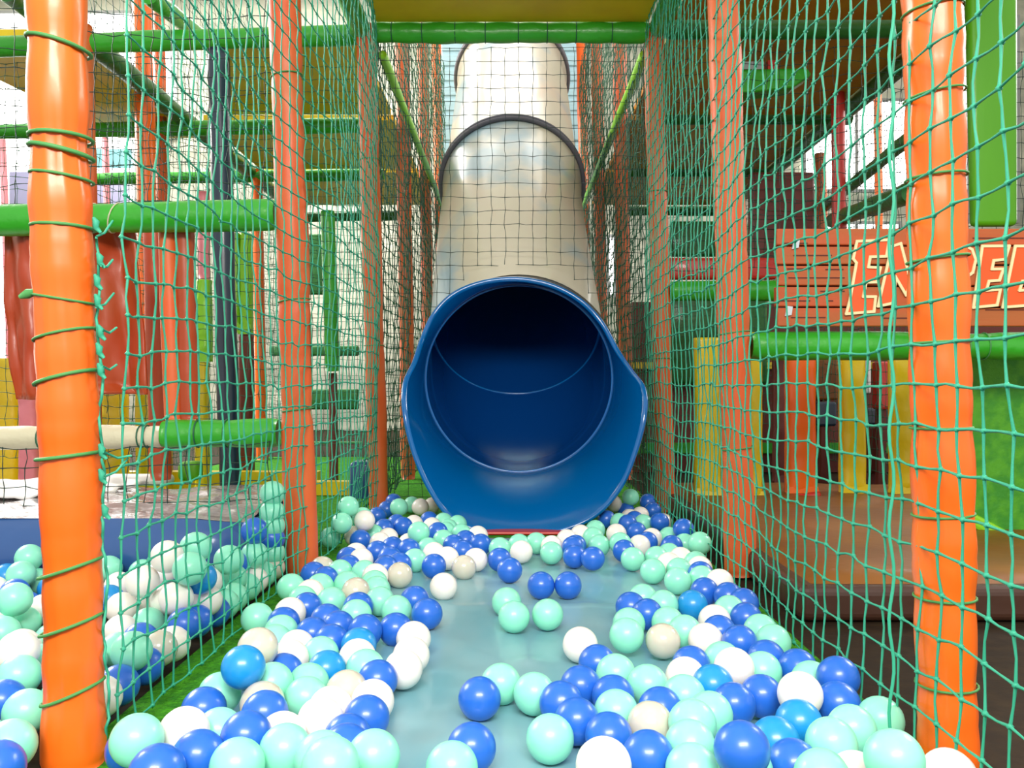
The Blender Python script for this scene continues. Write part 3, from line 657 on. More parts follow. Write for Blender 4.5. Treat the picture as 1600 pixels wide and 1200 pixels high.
grid_net('safety_net', lambda u, v: (Vector((u, 3.62, v)), Vector((0, 1, 0)), None), fr(-.545, .545, .0565), fr(.06, 1.93, .0565), .0012, M['net_black'],
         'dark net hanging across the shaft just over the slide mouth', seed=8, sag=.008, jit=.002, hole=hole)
def cross(y, x0, x1, z0, z1, m, label, seed, r_=.0014, st=.055, hole=None):
    return grid_net('safety_net', lambda u, v: (Vector((u, y, v)), Vector((0, 1, 0)), None), fr(x0, x1, st), fr(z0, z1, st), r_, m, label, seed=seed, sag=.03, hole=hole)
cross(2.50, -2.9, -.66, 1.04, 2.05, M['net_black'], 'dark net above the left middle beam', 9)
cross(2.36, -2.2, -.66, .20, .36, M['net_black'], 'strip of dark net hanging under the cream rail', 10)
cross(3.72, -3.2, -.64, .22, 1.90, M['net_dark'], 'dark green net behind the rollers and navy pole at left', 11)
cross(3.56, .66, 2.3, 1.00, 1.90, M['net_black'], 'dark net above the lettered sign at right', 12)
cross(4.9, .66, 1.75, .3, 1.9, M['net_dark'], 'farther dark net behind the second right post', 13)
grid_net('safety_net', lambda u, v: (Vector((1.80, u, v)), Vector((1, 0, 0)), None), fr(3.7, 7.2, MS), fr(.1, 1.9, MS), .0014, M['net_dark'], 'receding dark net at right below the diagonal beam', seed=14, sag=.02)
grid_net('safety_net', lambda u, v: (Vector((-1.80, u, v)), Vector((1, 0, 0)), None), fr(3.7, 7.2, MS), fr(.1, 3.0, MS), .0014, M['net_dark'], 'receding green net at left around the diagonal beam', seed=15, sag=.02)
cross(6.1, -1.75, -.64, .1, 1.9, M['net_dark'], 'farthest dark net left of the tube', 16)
# lacing cord down the side of the nearest left post
r = empty('net_lacing', 'frayed teal cord lacing the net to the nearest left post', 'rope')
b = MB(); rnd = random.Random(4); pts = []
for i in range(60):
    t = i/59; y = 372+t*820; ctr = 90+27*y/1220
    x = ctr+53+3*math.sin(t*31)+rnd.uniform(-2, 3); pts.append(P(x, y, 1.205+.010*math.sin(i*1.7)))
b.tube(pts, .0020, 6); b.build('cord', M['net'], r)
for (x, y) in ((146, 352), (157, 407), (147, 441), (153, 472), (158, 520), (156, 548), (158, 580), (160, 706), (160, 745), (165, 800)):
    b = MB(); q = P(max(x, 90+27*y/1220+53), y, 1.195); b.tube([q+Vector((-.004, 0, .010)), q+Vector((.001, -.003, .004)), q+Vector((-.001, 0, -.003)), q+Vector((.005, .002, -.010))], [.0022, .0048, .0042, .002], 8); b.build('knot', M['net'], r)
for (a0, b0) in (((150, 370), (176, 345)), ((150, 480), (178, 458)), ((158, 415), (176, 406)), ((160, 515), (182, 512)), ((160, 572), (182, 570)), ((162, 706), (205, 712)), ((163, 745), (200, 716))):
    b = MB(); p, q = P(*a0, 1.19), P(*b0, 1.23); m_ = (p+q)/2+Vector((0, 0, -.006)); b.tube([p, m_, q], .0017, 6); b.build('cord_end', M['net'], r)
b = MB(); cpts = [P(1393+4*math.sin(i*.9), -20+i*21, 1.165) for i in range(58)]; 
fit(r)
r2 = empty('net_edge_rope', 'thick teal rope running down the net beside the nearest right post', 'rope')
b.tube(cpts, .0023, 8); b.build('cord', M['net'], r2); fit(r2)
# ---------------------------------------------------------------- balls
BALLS = [(0.271,1.026,0.099,'B','second from right, royal blue ball along the right mat edge, at the picture bottom','play balls in the slide corridor'),
(0.052,1.190,0.045,'M','leftmost mint green ball along the right mat edge, at the picture bottom','play balls in the slide corridor'),
(0.433,0.986,0.105,'M','right of two mint green balls against the right net, at the picture bottom','play balls in the slide corridor'),
(-0.475,1.102,0.079,'M','single mint green ball against the left net, at the picture bottom','play balls in the slide corridor'),
(-0.288,1.105,0.065,'M','third from left, mint green ball along the left mat edge, at the picture bottom','play balls in the slide corridor'),
(-0.633,1.277,0.067,'M','single mint green ball at the bottom edge left of the net','play balls left of the net'),
(-0.172,1.081,0.067,'M','rightmost mint green ball along the left mat edge, at the picture bottom','play balls in the slide corridor'),
(-0.410,1.328,0.098,'S','left of two azure blue balls along the left mat edge, just behind the nearest','play balls in the slide corridor'),
(-0.050,1.342,0.045,'B','fifth from left, royal blue ball lying loose on the blue mat','play balls in the slide corridor'),
(-0.207,0.993,0.094,'M','second from right, mint green ball along the left mat edge, at the picture bottom','play balls in the slide corridor'),
(-0.712,1.277,0.049,'M','second from right, mint green ball low at the left picture edge','play balls left of the net'),
(-0.392,1.088,0.064,'B','second from left, royal blue ball along the left mat edge, at the picture bottom','play balls in the slide corridor'),
(0.415,1.131,0.063,'M','rightmost mint green ball along the right mat edge, at the picture bottom','play balls in the slide corridor'),
(0.174,1.112,0.054,'B','third from left, royal blue ball along the right mat edge, at the picture bottom','play balls in the slide corridor'),
(0.108,1.026,0.080,'W','left of two white balls along the right mat edge, at the picture bottom','play balls in the slide corridor'),
(-0.334,1.058,0.066,'M','second from left, mint green ball along the left mat edge, at the picture bottom','play balls in the slide corridor'),
(-0.434,1.152,0.069,'W','single white ball against the left net, at the picture bottom','play balls in the slide corridor'),
(-0.054,1.160,0.045,'B','fourth from left, royal blue ball lying loose on the blue mat','play balls in the slide corridor'),
(-0.633,1.449,0.085,'M','second from right, mint green ball low in the heap left of the net','play balls left of the net'),
(0.093,1.249,0.046,'B','leftmost royal blue ball along the right mat edge, at the picture bottom','play balls in the slide corridor'),
(0.427,1.290,0.070,'W','rightmost white ball along the right mat edge, just behind the nearest','play balls in the slide corridor'),
(-0.346,1.133,0.071,'B','third from left, royal blue ball along the left mat edge, at the picture bottom','play balls in the slide corridor'),
(0.197,1.238,0.045,'P','single pearly translucent ball along the right mat edge, at the picture bottom','play balls in the slide corridor'),
(0.463,1.187,0.059,'M','left of two mint green balls against the right net, at the picture bottom','play balls in the slide corridor'),
(-0.272,1.235,0.052,'W','right of two white balls along the left mat edge, at the picture bottom','play balls in the slide corridor'),
(-0.778,1.374,0.069,'M','third from left, mint green ball low at the left picture edge','play balls left of the net'),
(0.133,1.197,0.045,'B','second from left, royal blue ball along the right mat edge, at the picture bottom','play balls in the slide corridor'),
(-0.211,1.264,0.045,'B','second from left, royal blue ball along the left mat edge, just behind the nearest','play balls in the slide corridor'),
(0.035,1.363,0.045,'M','leftmost mint green ball along the right mat edge, just behind the nearest','play balls in the slide corridor'),
(0.221,1.067,0.056,'M','third from left, mint green ball along the right mat edge, at the picture bottom','play balls in the slide corridor'),
(0.388,1.353,0.045,'B','rightmost royal blue ball along the right mat edge, just behind the nearest','play balls in the slide corridor'),
(0.532,1.257,0.045,'M','right of two mint green balls against the right net, just behind the nearest','play balls in the slide corridor'),
(-0.420,1.030,0.070,'B','leftmost royal blue ball along the left mat edge, at the picture bottom','play balls in the slide corridor'),
(-0.653,1.132,0.060,'M','second from left, mint green ball low at the left picture edge','play balls left of the net'),
(0.233,1.139,0.057,'M','second from left, mint green ball along the right mat edge, at the picture bottom','play balls in the slide corridor'),
(0.406,1.232,0.050,'S','right of two azure blue balls along the right mat edge, at the picture bottom','play balls in the slide corridor'),
(0.511,1.364,0.070,'B','second from left, royal blue ball against the right net, just behind the nearest','play balls in the slide corridor'),
(-0.076,1.099,0.045,'M','leftmost mint green ball lying loose on the blue mat','play balls in the slide corridor'),
(0.249,1.202,0.061,'M','fourth from left, mint green ball along the right mat edge, at the picture bottom','play balls in the slide corridor'),
(0.285,1.643,0.045,'P','single pearly translucent ball along the right mat edge, before halfway','play balls in the slide corridor'),
(0.489,1.306,0.050,'B','rightmost royal blue ball against the right net, just behind the nearest','play balls in the slide corridor'),
(0.365,1.431,0.063,'W','second from left, white ball along the right mat edge, just behind the nearest','play balls in the slide corridor'),
(0.218,1.655,0.052,'M','leftmost mint green ball along the right mat edge, before halfway','play balls in the slide corridor'),
(-0.185,1.480,0.045,'W','rightmost white ball along the left mat edge, just behind the nearest','play balls in the slide corridor'),
(0.335,1.316,0.045,'B','second from right, royal blue ball along the right mat edge, just behind the nearest','play balls in the slide corridor'),
(-0.809,1.426,0.092,'W','single white ball low at the left picture edge','play balls left of the net'),
(-0.977,1.710,0.107,'M','leftmost mint green ball beyond nearest left post by navy block','play balls left of the net'),
(-0.633,1.710,0.167,'M','second from left, mint green ball on top of left heap behind net','play balls left of the net'),
(-0.318,1.344,0.045,'M','second from left, mint green ball along the left mat edge, just behind the nearest','play balls in the slide corridor'),
(0.218,1.399,0.046,'M','fourth from left, mint green ball along the right mat edge, just behind the nearest','play balls in the slide corridor'),
(-0.416,1.425,0.098,'P','leftmost pearly translucent ball along the left mat edge, just behind the nearest','play balls in the slide corridor'),
(0.154,1.286,0.045,'M','second from left, mint green ball along the right mat edge, just behind the nearest','play balls in the slide corridor'),
(0.074,1.311,0.049,'B','leftmost royal blue ball along the right mat edge, just behind the nearest','play balls in the slide corridor'),
(-0.018,1.407,0.045,'M','second from left, mint green ball lying loose on the blue mat','play balls in the slide corridor'),
(0.358,1.107,0.045,'B','rightmost royal blue ball along the right mat edge, at the picture bottom','play balls in the slide corridor'),
(0.289,1.270,0.048,'M','second from right, mint green ball along the right mat edge, just behind the nearest','play balls in the slide corridor'),
(-0.750,1.767,0.129,'W','third from left, white ball on top of left heap behind net','play balls left of the net'),
(-0.663,1.719,0.107,'W','second from right, white ball on top of left heap behind net','play balls left of the net'),
(-0.633,1.400,0.045,'B','second from left, royal blue ball low in the heap left of the net','play balls left of the net'),
(0.004,1.813,0.045,'M','fourth from left, mint green ball lying loose on the blue mat','play balls in the slide corridor'),
(-0.633,1.337,0.049,'W','third from left, white ball low in the heap left of the net','play balls left of the net'),
(0.075,1.831,0.045,'M','third from right, mint green ball lying loose on the blue mat','play balls in the slide corridor'),
(-0.352,1.240,0.060,'B','fourth from left, royal blue ball along the left mat edge, at the picture bottom','play balls in the slide corridor'),
(0.127,1.619,0.045,'W','rightmost white ball lying loose on the blue mat','play balls in the slide corridor'),
(-0.701,1.769,0.179,'W','third from right, white ball on top of left heap behind net','play balls left of the net'),
(-0.868,1.645,0.046,'M','leftmost mint green ball low in the heap left of the net','play balls left of the net'),
(0.357,1.181,0.045,'S','left of two azure blue balls along the right mat edge, at the picture bottom','play balls in the slide corridor'),
(-0.740,1.515,0.046,'M','fourth from left, mint green ball low in the heap left of the net','play balls left of the net'),
(-0.179,1.832,0.046,'B','third from left, royal blue ball lying loose on the blue mat','play balls in the slide corridor'),
(0.110,1.396,0.045,'B','second from left, royal blue ball along the right mat edge, just behind the nearest','play balls in the slide corridor'),
(0.366,1.645,0.045,'W','left of two white balls along the right mat edge, before halfway','play balls in the slide corridor'),
(-0.457,1.291,0.047,'B','single royal blue ball against the left net, just behind the nearest','play balls in the slide corridor'),
(0.369,1.036,0.062,'M','second from right, mint green ball along the right mat edge, at the picture bottom','play balls in the slide corridor'),
(-0.213,1.330,0.045,'W','second from left, white ball along the left mat edge, just behind the nearest','play balls in the slide corridor'),
(-0.458,1.363,0.045,'M','single mint green ball against the left net, just behind the nearest','play balls in the slide corridor'),
(0.173,1.450,0.047,'M','third from left, mint green ball along the right mat edge, just behind the nearest','play balls in the slide corridor'),
(-0.220,1.425,0.045,'B','rightmost royal blue ball along the left mat edge, just behind the nearest','play balls in the slide corridor'),
(-0.633,1.946,0.137,'M','second from left, mint green ball in the left heap beside the bulging net','play balls left of the net'),
(0.532,1.060,0.052,'W','single white ball against the right net, at the picture bottom','play balls in the slide corridor'),
(-0.633,1.681,0.065,'B','second from right, royal blue ball low in the heap left of the net','play balls left of the net'),
(-0.633,1.559,0.056,'P','single pearly translucent ball low in the heap left of the net','play balls left of the net'),
(0.266,1.344,0.048,'M','third from right, mint green ball along the right mat edge, just behind the nearest','play balls in the slide corridor'),
(0.422,1.469,0.045,'M','rightmost mint green ball along the right mat edge, just behind the nearest','play balls in the slide corridor'),
(-0.698,1.355,0.046,'M','second from left, mint green ball low in the heap left of the net','play balls left of the net'),
(-0.738,1.445,0.046,'B','leftmost royal blue ball low in the heap left of the net','play balls left of the net'),
(-0.525,1.793,0.046,'M','leftmost mint green ball against the left net, before halfway','play balls in the slide corridor'),
(-0.814,1.817,0.062,'W','leftmost white ball on top of left heap behind net','play balls left of the net'),
(-0.377,1.368,0.059,'M','leftmost mint green ball along the left mat edge, just behind the nearest','play balls in the slide corridor'),
(0.396,1.909,0.045,'S','single azure blue ball along the right mat edge, halfway to slide','play balls in the slide corridor'),
(0.157,1.351,0.045,'B','third from left, royal blue ball along the right mat edge, just behind the nearest','play balls in the slide corridor'),
(0.319,1.383,0.051,'S','single azure blue ball along the right mat edge, just behind the nearest','play balls in the slide corridor'),
(-0.314,1.476,0.045,'S','right of two azure blue balls along the left mat edge, just behind the nearest','play balls in the slide corridor'),
(0.487,1.484,0.045,'B','leftmost royal blue ball against the right net, just behind the nearest','play balls in the slide corridor'),
(0.421,1.610,0.051,'B','rightmost royal blue ball along the right mat edge, before halfway','play balls in the slide corridor'),
(-0.633,1.497,0.045,'B','fourth from left, royal blue ball low in the heap left of the net','play balls left of the net'),
(-0.164,2.084,0.045,'W','leftmost white ball lying loose on the blue mat','play balls in the slide corridor'),
(0.070,2.096,0.045,'B','fourth from right, royal blue ball lying loose on the blue mat','play balls in the slide corridor'),
(0.135,2.096,0.045,'B','third from right, royal blue ball lying loose on the blue mat','play balls in the slide corridor'),
(-0.667,1.835,0.185,'M','rightmost mint green ball on top of left heap behind net','play balls left of the net'),
(0.221,1.298,0.045,'B','fourth from left, royal blue ball along the right mat edge, just behind the nearest','play balls in the slide corridor'),
(0.287,1.440,0.045,'W','leftmost white ball along the right mat edge, just behind the nearest','play balls in the slide corridor'),
(0.407,2.139,0.046,'M','right of two mint green balls along the right mat edge, halfway to slide','play balls in the slide corridor'),
(-0.633,1.070,0.058,'B','left of two royal blue balls low at the left picture edge','play balls left of the net'),
(-0.633,2.140,0.169,'B','right of two royal blue balls in the left heap beside the bulging net','play balls left of the net'),
(-0.865,1.732,0.046,'W','leftmost white ball low in the heap left of the net','play balls left of the net'),
(-0.230,1.720,0.045,'B','leftmost royal blue ball lying loose on the blue mat','play balls in the slide corridor'),
(0.491,1.636,0.045,'M','right of two mint green balls against the right net, before halfway','play balls in the slide corridor'),
(-0.180,1.555,0.045,'W','second from right, white ball along the left mat edge, before halfway','play balls in the slide corridor'),
(-0.285,2.209,0.045,'P','single pearly translucent ball along the left mat edge, level with second posts','play balls in the slide corridor'),
(-1.003,1.864,0.047,'W','single white ball beyond nearest left post by navy block','play balls left of the net'),
(0.148,1.509,0.045,'B','rightmost royal blue ball lying loose on the blue mat','play balls in the slide corridor'),
(0.338,1.704,0.045,'M','second from right, mint green ball along the right mat edge, before halfway','play balls in the slide corridor'),
(-0.406,1.205,0.048,'M','leftmost mint green ball along the left mat edge, at the picture bottom','play balls in the slide corridor'),
(-0.633,2.140,0.110,'M','second from right, mint green ball in the left heap beside the bulging net','play balls left of the net'),
(-0.633,1.801,0.082,'W','rightmost white ball on top of left heap behind net','play balls left of the net'),
(-0.250,1.483,0.045,'M','rightmost mint green ball along the left mat edge, just behind the nearest','play balls in the slide corridor'),
(-0.261,1.374,0.045,'P','rightmost pearly translucent ball along the left mat edge, just behind the nearest','play balls in the slide corridor'),
(-0.187,1.653,0.046,'W','rightmost white ball along the left mat edge, before halfway','play balls in the slide corridor'),
(0.365,2.256,0.045,'M','second from left, mint green ball along the right mat edge, level with second posts','play balls in the slide corridor'),
(-0.006,2.267,0.045,'B','fifth from right, royal blue ball lying loose on the blue mat','play balls in the slide corridor'),
(-0.247,1.862,0.045,'M','rightmost mint green ball along the left mat edge, halfway to slide','play balls in the slide corridor'),
(-0.386,1.511,0.053,'W','leftmost white ball along the left mat edge, before halfway','play balls in the slide corridor'),
(-0.284,1.684,0.052,'B','rightmost royal blue ball along the left mat edge, before halfway','play balls in the slide corridor'),
(-0.633,1.621,0.046,'W','rightmost white ball low in the heap left of the net','play balls left of the net'),
(-0.329,1.408,0.045,'M','third from left, mint green ball along the left mat edge, just behind the nearest','play balls in the slide corridor'),
(-0.633,2.300,0.241,'M','leftmost mint green ball piled at the foot of the second left post','play balls left of the net'),
(-0.633,2.300,0.191,'M','second from left, mint green ball piled at the foot of the second left post','play balls left of the net'),
(-0.127,2.300,0.045,'P','single pearly translucent ball lying loose on the blue mat','play balls in the slide corridor'),
(-0.271,1.300,0.045,'W','leftmost white ball along the left mat edge, just behind the nearest','play balls in the slide corridor'),
(-0.732,1.751,0.047,'M','rightmost mint green ball low in the heap left of the net','play balls left of the net'),
(-0.819,1.508,0.046,'M','rightmost mint green ball low at the left picture edge','play balls left of the net'),
(-1.174,2.082,0.074,'M','second from left, mint green ball beyond nearest left post by navy block','play balls left of the net'),
(0.484,1.800,0.045,'B','left of two royal blue balls against the right net, before halfway','play balls in the slide corridor'),
(-0.992,2.140,0.075,'M','right of two mint green balls on the left heap touching navy block','play balls left of the net'),
(-0.208,2.318,0.045,'B','rightmost royal blue ball along the left mat edge, level with second posts','play balls in the slide corridor'),
(-0.785,1.588,0.046,'W','second from left, white ball low in the heap left of the net','play balls left of the net'),
(0.223,2.403,0.048,'B','second from right, royal blue ball lying loose on the blue mat','play balls in the slide corridor'),
(-1.187,2.140,0.103,'M','third from left, mint green ball beyond nearest left post by navy block','play balls left of the net'),
(0.334,2.410,0.045,'M','leftmost mint green ball along the right mat edge, level with second posts','play balls in the slide corridor'),
(-0.343,1.558,0.045,'M','single mint green ball along the left mat edge, before halfway','play balls in the slide corridor'),
(-0.229,1.052,0.077,'M','fourth from left, mint green ball along the left mat edge, at the picture bottom','play balls in the slide corridor'),
(-0.991,1.766,0.045,'M','fourth from left, mint green ball low at the left picture edge','play balls left of the net'),
(-0.633,1.767,0.136,'S','single azure blue ball on top of left heap behind net','play balls left of the net'),
(-0.402,1.938,0.045,'M','leftmost mint green ball along the left mat edge, halfway to slide','play balls in the slide corridor'),
(-0.633,2.300,0.121,'B','single royal blue ball piled at the foot of the second left post','play balls left of the net'),
(-0.930,1.810,0.046,'M','third from left, mint green ball low in the heap left of the net','play balls left of the net'),
(-0.340,1.638,0.045,'B','third from left, royal blue ball along the left mat edge, before halfway','play balls in the slide corridor'),
(-0.012,1.934,0.045,'M','third from left, mint green ball lying loose on the blue mat','play balls in the slide corridor'),
(0.285,1.833,0.045,'B','right of two royal blue balls along the right mat edge, halfway to slide','play balls in the slide corridor'),
(0.113,2.498,0.045,'M','third from left, mint green ball along the right mat edge, shortly before slide','play balls in the slide corridor'),
(-0.760,1.692,0.048,'W','second from right, white ball low in the heap left of the net','play balls left of the net'),
(-0.295,1.943,0.045,'M','second from right, mint green ball along the left mat edge, halfway to slide','play balls in the slide corridor'),
(0.449,1.536,0.045,'B','right of two royal blue balls against the right net, before halfway','play balls in the slide corridor'),
(-0.274,1.543,0.045,'W','third from left, white ball along the left mat edge, before halfway','play balls in the slide corridor'),
(0.309,1.501,0.045,'B','leftmost royal blue ball along the right mat edge, before halfway','play balls in the slide corridor'),
(-0.908,1.960,0.045,'S','right of two azure blue balls on the left heap touching navy block','play balls left of the net'),
(0.450,2.034,0.045,'B','leftmost royal blue ball against the right net, halfway to slide','play balls in the slide corridor'),
(0.532,2.465,0.079,'M','right of two mint green balls against the right net, shortly before slide','play balls in the slide corridor'),
(-0.633,2.300,0.156,'M','third from left, mint green ball piled at the foot of the second left post','play balls left of the net'),
(-0.521,2.052,0.050,'M','left of two mint green balls against the left net, halfway to slide','play balls in the slide corridor'),
(0.027,2.515,0.045,'W','leftmost white ball along the right mat edge, shortly before slide','play balls in the slide corridor'),
(-0.633,1.744,0.055,'B','rightmost royal blue ball low in the heap left of the net','play balls left of the net'),
(-0.215,1.128,0.056,'B','second from right, royal blue ball along the left mat edge, at the picture bottom','play balls in the slide corridor'),
(-0.445,1.889,0.045,'B','single royal blue ball against the left net, halfway to slide','play balls in the slide corridor'),
(0.176,2.449,0.045,'B','single royal blue ball along the right mat edge, level with second posts','play balls in the slide corridor'),
(-0.346,1.735,0.045,'B','second from right, royal blue ball along the left mat edge, before halfway','play balls in the slide corridor'),
(-0.283,1.607,0.047,'S','single azure blue ball along the left mat edge, before halfway','play balls in the slide corridor'),
(-0.767,1.312,0.051,'B','right of two royal blue balls low at the left picture edge','play balls left of the net'),
(-0.633,2.300,0.084,'M','rightmost mint green ball piled at the foot of the second left post','play balls left of the net'),
(-0.358,1.997,0.053,'P','single pearly translucent ball along the left mat edge, halfway to slide','play balls in the slide corridor'),
(-0.527,2.694,0.099,'M','single mint green ball against the left net, shortly before slide','play balls in the slide corridor'),
(-0.972,1.983,0.046,'W','second from left, white ball on the left heap touching navy block','play balls left of the net'),
(0.332,1.909,0.045,'M','left of two mint green balls along the right mat edge, halfway to slide','play balls in the slide corridor'),
(-0.466,1.828,0.049,'W','left of two white balls against the left net, halfway to slide','play balls in the slide corridor'),
(-0.373,1.301,0.052,'P','second from left, pearly translucent ball along the left mat edge, just behind the nearest','play balls in the slide corridor'),
(0.488,1.710,0.045,'M','left of two mint green balls against the right net, before halfway','play balls in the slide corridor'),
(-0.715,1.579,0.046,'M','third from right, mint green ball low in the heap left of the net','play balls left of the net'),
(0.316,1.766,0.045,'M','third from left, mint green ball along the right mat edge, before halfway','play balls in the slide corridor'),
(-1.086,2.057,0.046,'S','left of two azure blue balls on the left heap touching navy block','play balls left of the net'),
(-1.029,2.020,0.046,'M','left of two mint green balls on the left heap touching navy block','play balls left of the net'),
(-0.465,2.745,0.099,'W','single white ball against the left net, shortly before slide','play balls in the slide corridor'),
(-0.225,1.191,0.045,'B','rightmost royal blue ball along the left mat edge, at the picture bottom','play balls in the slide corridor'),
(-0.327,1.826,0.045,'M','third from left, mint green ball along the left mat edge, halfway to slide','play balls in the slide corridor'),
(0.415,1.783,0.045,'W','right of two white balls along the right mat edge, before halfway','play balls in the slide corridor'),
(-0.380,1.447,0.049,'B','leftmost royal blue ball along the left mat edge, just behind the nearest','play balls in the slide corridor'),
(-0.279,2.602,0.086,'M','leftmost mint green ball along the left mat edge, shortly before slide','play balls in the slide corridor'),
(0.236,1.758,0.045,'M','second from left, mint green ball along the right mat edge, before halfway','play balls in the slide corridor'),
(-0.633,1.978,0.045,'M','fourth from left, mint green ball in the left heap beside the bulging net','play balls left of the net'),
(0.422,1.069,0.045,'W','right of two white balls along the right mat edge, at the picture bottom','play balls in the slide corridor'),
(-0.633,1.915,0.045,'M','leftmost mint green ball in the left heap beside the bulging net','play balls left of the net'),
(-0.940,1.875,0.046,'M','leftmost mint green ball on top of left heap behind net','play balls left of the net'),
(-0.574,2.750,0.045,'M','left of two mint green balls on green carpet left of the slide','play balls on the green carpet'),
(-0.927,2.052,0.054,'W','third from left, white ball on the left heap touching navy block','play balls left of the net'),
(-0.451,1.700,0.046,'M','rightmost mint green ball against the left net, before halfway','play balls in the slide corridor'),
(0.258,1.892,0.045,'B','left of two royal blue balls along the right mat edge, halfway to slide','play balls in the slide corridor'),
(-0.633,1.852,0.045,'B','left of two royal blue balls in the left heap beside the bulging net','play balls left of the net'),
(-0.517,2.750,0.143,'M','right of two mint green balls on green carpet left of the slide','play balls on the green carpet'),
(-0.218,1.949,0.045,'B','second from left, royal blue ball lying loose on the blue mat','play balls in the slide corridor'),
(-0.034,2.403,0.045,'B','sixth from left, royal blue ball lying loose on the blue mat','play balls in the slide corridor'),
(-0.313,1.185,0.050,'W','left of two white balls along the left mat edge, at the picture bottom','play balls in the slide corridor'),
(-0.386,1.684,0.046,'B','leftmost royal blue ball along the left mat edge, before halfway','play balls in the slide corridor'),
(0.369,1.526,0.045,'M','rightmost mint green ball along the right mat edge, before halfway','play balls in the slide corridor'),
(-0.633,2.076,0.045,'M','third from right, mint green ball in the left heap beside the bulging net','play balls left of the net'),
(-0.100,2.399,0.045,'W','rightmost white ball along the left mat edge, level with second posts','play balls in the slide corridor'),
(0.405,1.702,0.045,'B','second from left, royal blue ball along the right mat edge, before halfway','play balls in the slide corridor'),
(-0.395,1.596,0.046,'W','second from left, white ball along the left mat edge, before halfway','play balls in the slide corridor'),
(0.532,2.700,0.080,'B','right of two royal blue balls against the right net, shortly before slide','play balls in the slide corridor'),
(-0.267,2.391,0.045,'M','right of two mint green balls along the left mat edge, level with second posts','play balls in the slide corridor'),
(0.512,1.923,0.046,'B','rightmost royal blue ball against the right net, halfway to slide','play balls in the slide corridor'),
(-0.651,2.027,0.079,'M','third from left, mint green ball in the left heap beside the bulging net','play balls left of the net'),
(0.493,1.985,0.045,'B','second from left, royal blue ball against the right net, halfway to slide','play balls in the slide corridor'),
(-1.048,2.128,0.046,'W','leftmost white ball on the left heap touching navy block','play balls left of the net'),
(-0.633,2.140,0.047,'W','single white ball in the left heap beside the bulging net','play balls left of the net'),
(-0.381,1.790,0.045,'B','second from left, royal blue ball along the left mat edge, before halfway','play balls in the slide corridor'),
(0.261,2.611,0.045,'M','second from right, mint green ball along the right mat edge, shortly before slide','play balls in the slide corridor'),
(0.488,1.419,0.045,'M','left of two mint green balls against the right net, just behind the nearest','play balls in the slide corridor'),
(-0.180,2.421,0.045,'W','third from left, white ball along the left mat edge, level with second posts','play balls in the slide corridor'),
(-0.471,2.703,0.045,'B','single royal blue ball against the left net, shortly before slide','play balls in the slide corridor'),
(0.506,2.984,0.056,'B','rightmost royal blue ball by the right post at the slide mouth','play balls in the slide corridor'),
(-0.964,1.646,0.058,'M','leftmost mint green ball low at the left picture edge','play balls left of the net'),
(-0.398,2.103,0.045,'M','second from left, mint green ball along the left mat edge, halfway to slide','play balls in the slide corridor'),
(0.470,2.156,0.047,'M','right of two mint green balls against the right net, level with second posts','play balls in the slide corridor'),
(0.074,2.653,0.045,'M','second from left, mint green ball along the right mat edge, shortly before slide','play balls in the slide corridor'),
(0.296,1.969,0.045,'M','rightmost mint green ball lying loose on the blue mat','play balls in the slide corridor'),
(-0.095,2.628,0.045,'B','rightmost royal blue ball along the left mat edge, shortly before slide','play balls in the slide corridor'),
(-0.368,2.947,0.047,'B','right of two royal blue balls beside the left edge of the slide mouth','play balls in the slide corridor'),
(0.382,2.610,0.045,'W','rightmost white ball along the right mat edge, shortly before slide','play balls in the slide corridor'),
(0.501,2.099,0.051,'W','single white ball against the right net, halfway to slide','play balls in the slide corridor'),
(-0.633,2.300,0.045,'P','single pearly translucent ball piled at the foot of the second left post','play balls left of the net'),
(-0.409,3.150,0.083,'M','single mint green ball beside the left edge of the slide mouth','play balls in the slide corridor'),
(-0.504,2.209,0.046,'B','leftmost royal blue ball against the left net, level with second posts','play balls in the slide corridor'),
(-0.702,1.644,0.046,'B','third from left, royal blue ball low in the heap left of the net','play balls left of the net'),
(-0.389,2.513,0.045,'B','leftmost royal blue ball along the left mat edge, shortly before slide','play balls in the slide corridor'),
(0.325,2.524,0.046,'B','second from left, royal blue ball along the right mat edge, shortly before slide','play balls in the slide corridor'),
(-1.171,2.140,0.045,'M','rightmost mint green ball beyond nearest left post by navy block','play balls left of the net'),
(0.453,3.325,0.097,'M','left of two mint green balls by the right post at the slide mouth','play balls in the slide corridor'),
(0.387,3.325,0.073,'W','left of two white balls beside the right edge of the slide mouth','play balls in the slide corridor'),
(0.465,1.862,0.045,'M','single mint green ball against the right net, halfway to slide','play balls in the slide corridor'),
(0.434,2.264,0.045,'M','left of two mint green balls against the right net, level with second posts','play balls in the slide corridor'),
(-0.319,2.049,0.045,'M','fourth from left, mint green ball along the left mat edge, halfway to slide','play balls in the slide corridor'),
(-0.036,2.567,0.045,'M','rightmost mint green ball along the left mat edge, shortly before slide','play balls in the slide corridor'),
(-0.467,2.014,0.045,'W','right of two white balls against the left net, halfway to slide','play balls in the slide corridor'),
(-0.350,3.325,0.060,'W','left of two white balls beside the left edge of the slide mouth','play balls in the slide corridor'),
(-0.446,1.636,0.045,'M','second from left, mint green ball against the left net, before halfway','play balls in the slide corridor'),
(-0.299,2.525,0.049,'B','third from left, royal blue ball along the left mat edge, shortly before slide','play balls in the slide corridor'),
(-0.633,2.217,0.045,'M','rightmost mint green ball in the left heap beside the bulging net','play balls left of the net'),
(0.408,2.856,0.045,'B','rightmost royal blue ball beside the right edge of the slide mouth','play balls in the slide corridor'),
(-0.379,2.230,0.046,'M','left of two mint green balls along the left mat edge, level with second posts','play balls in the slide corridor'),
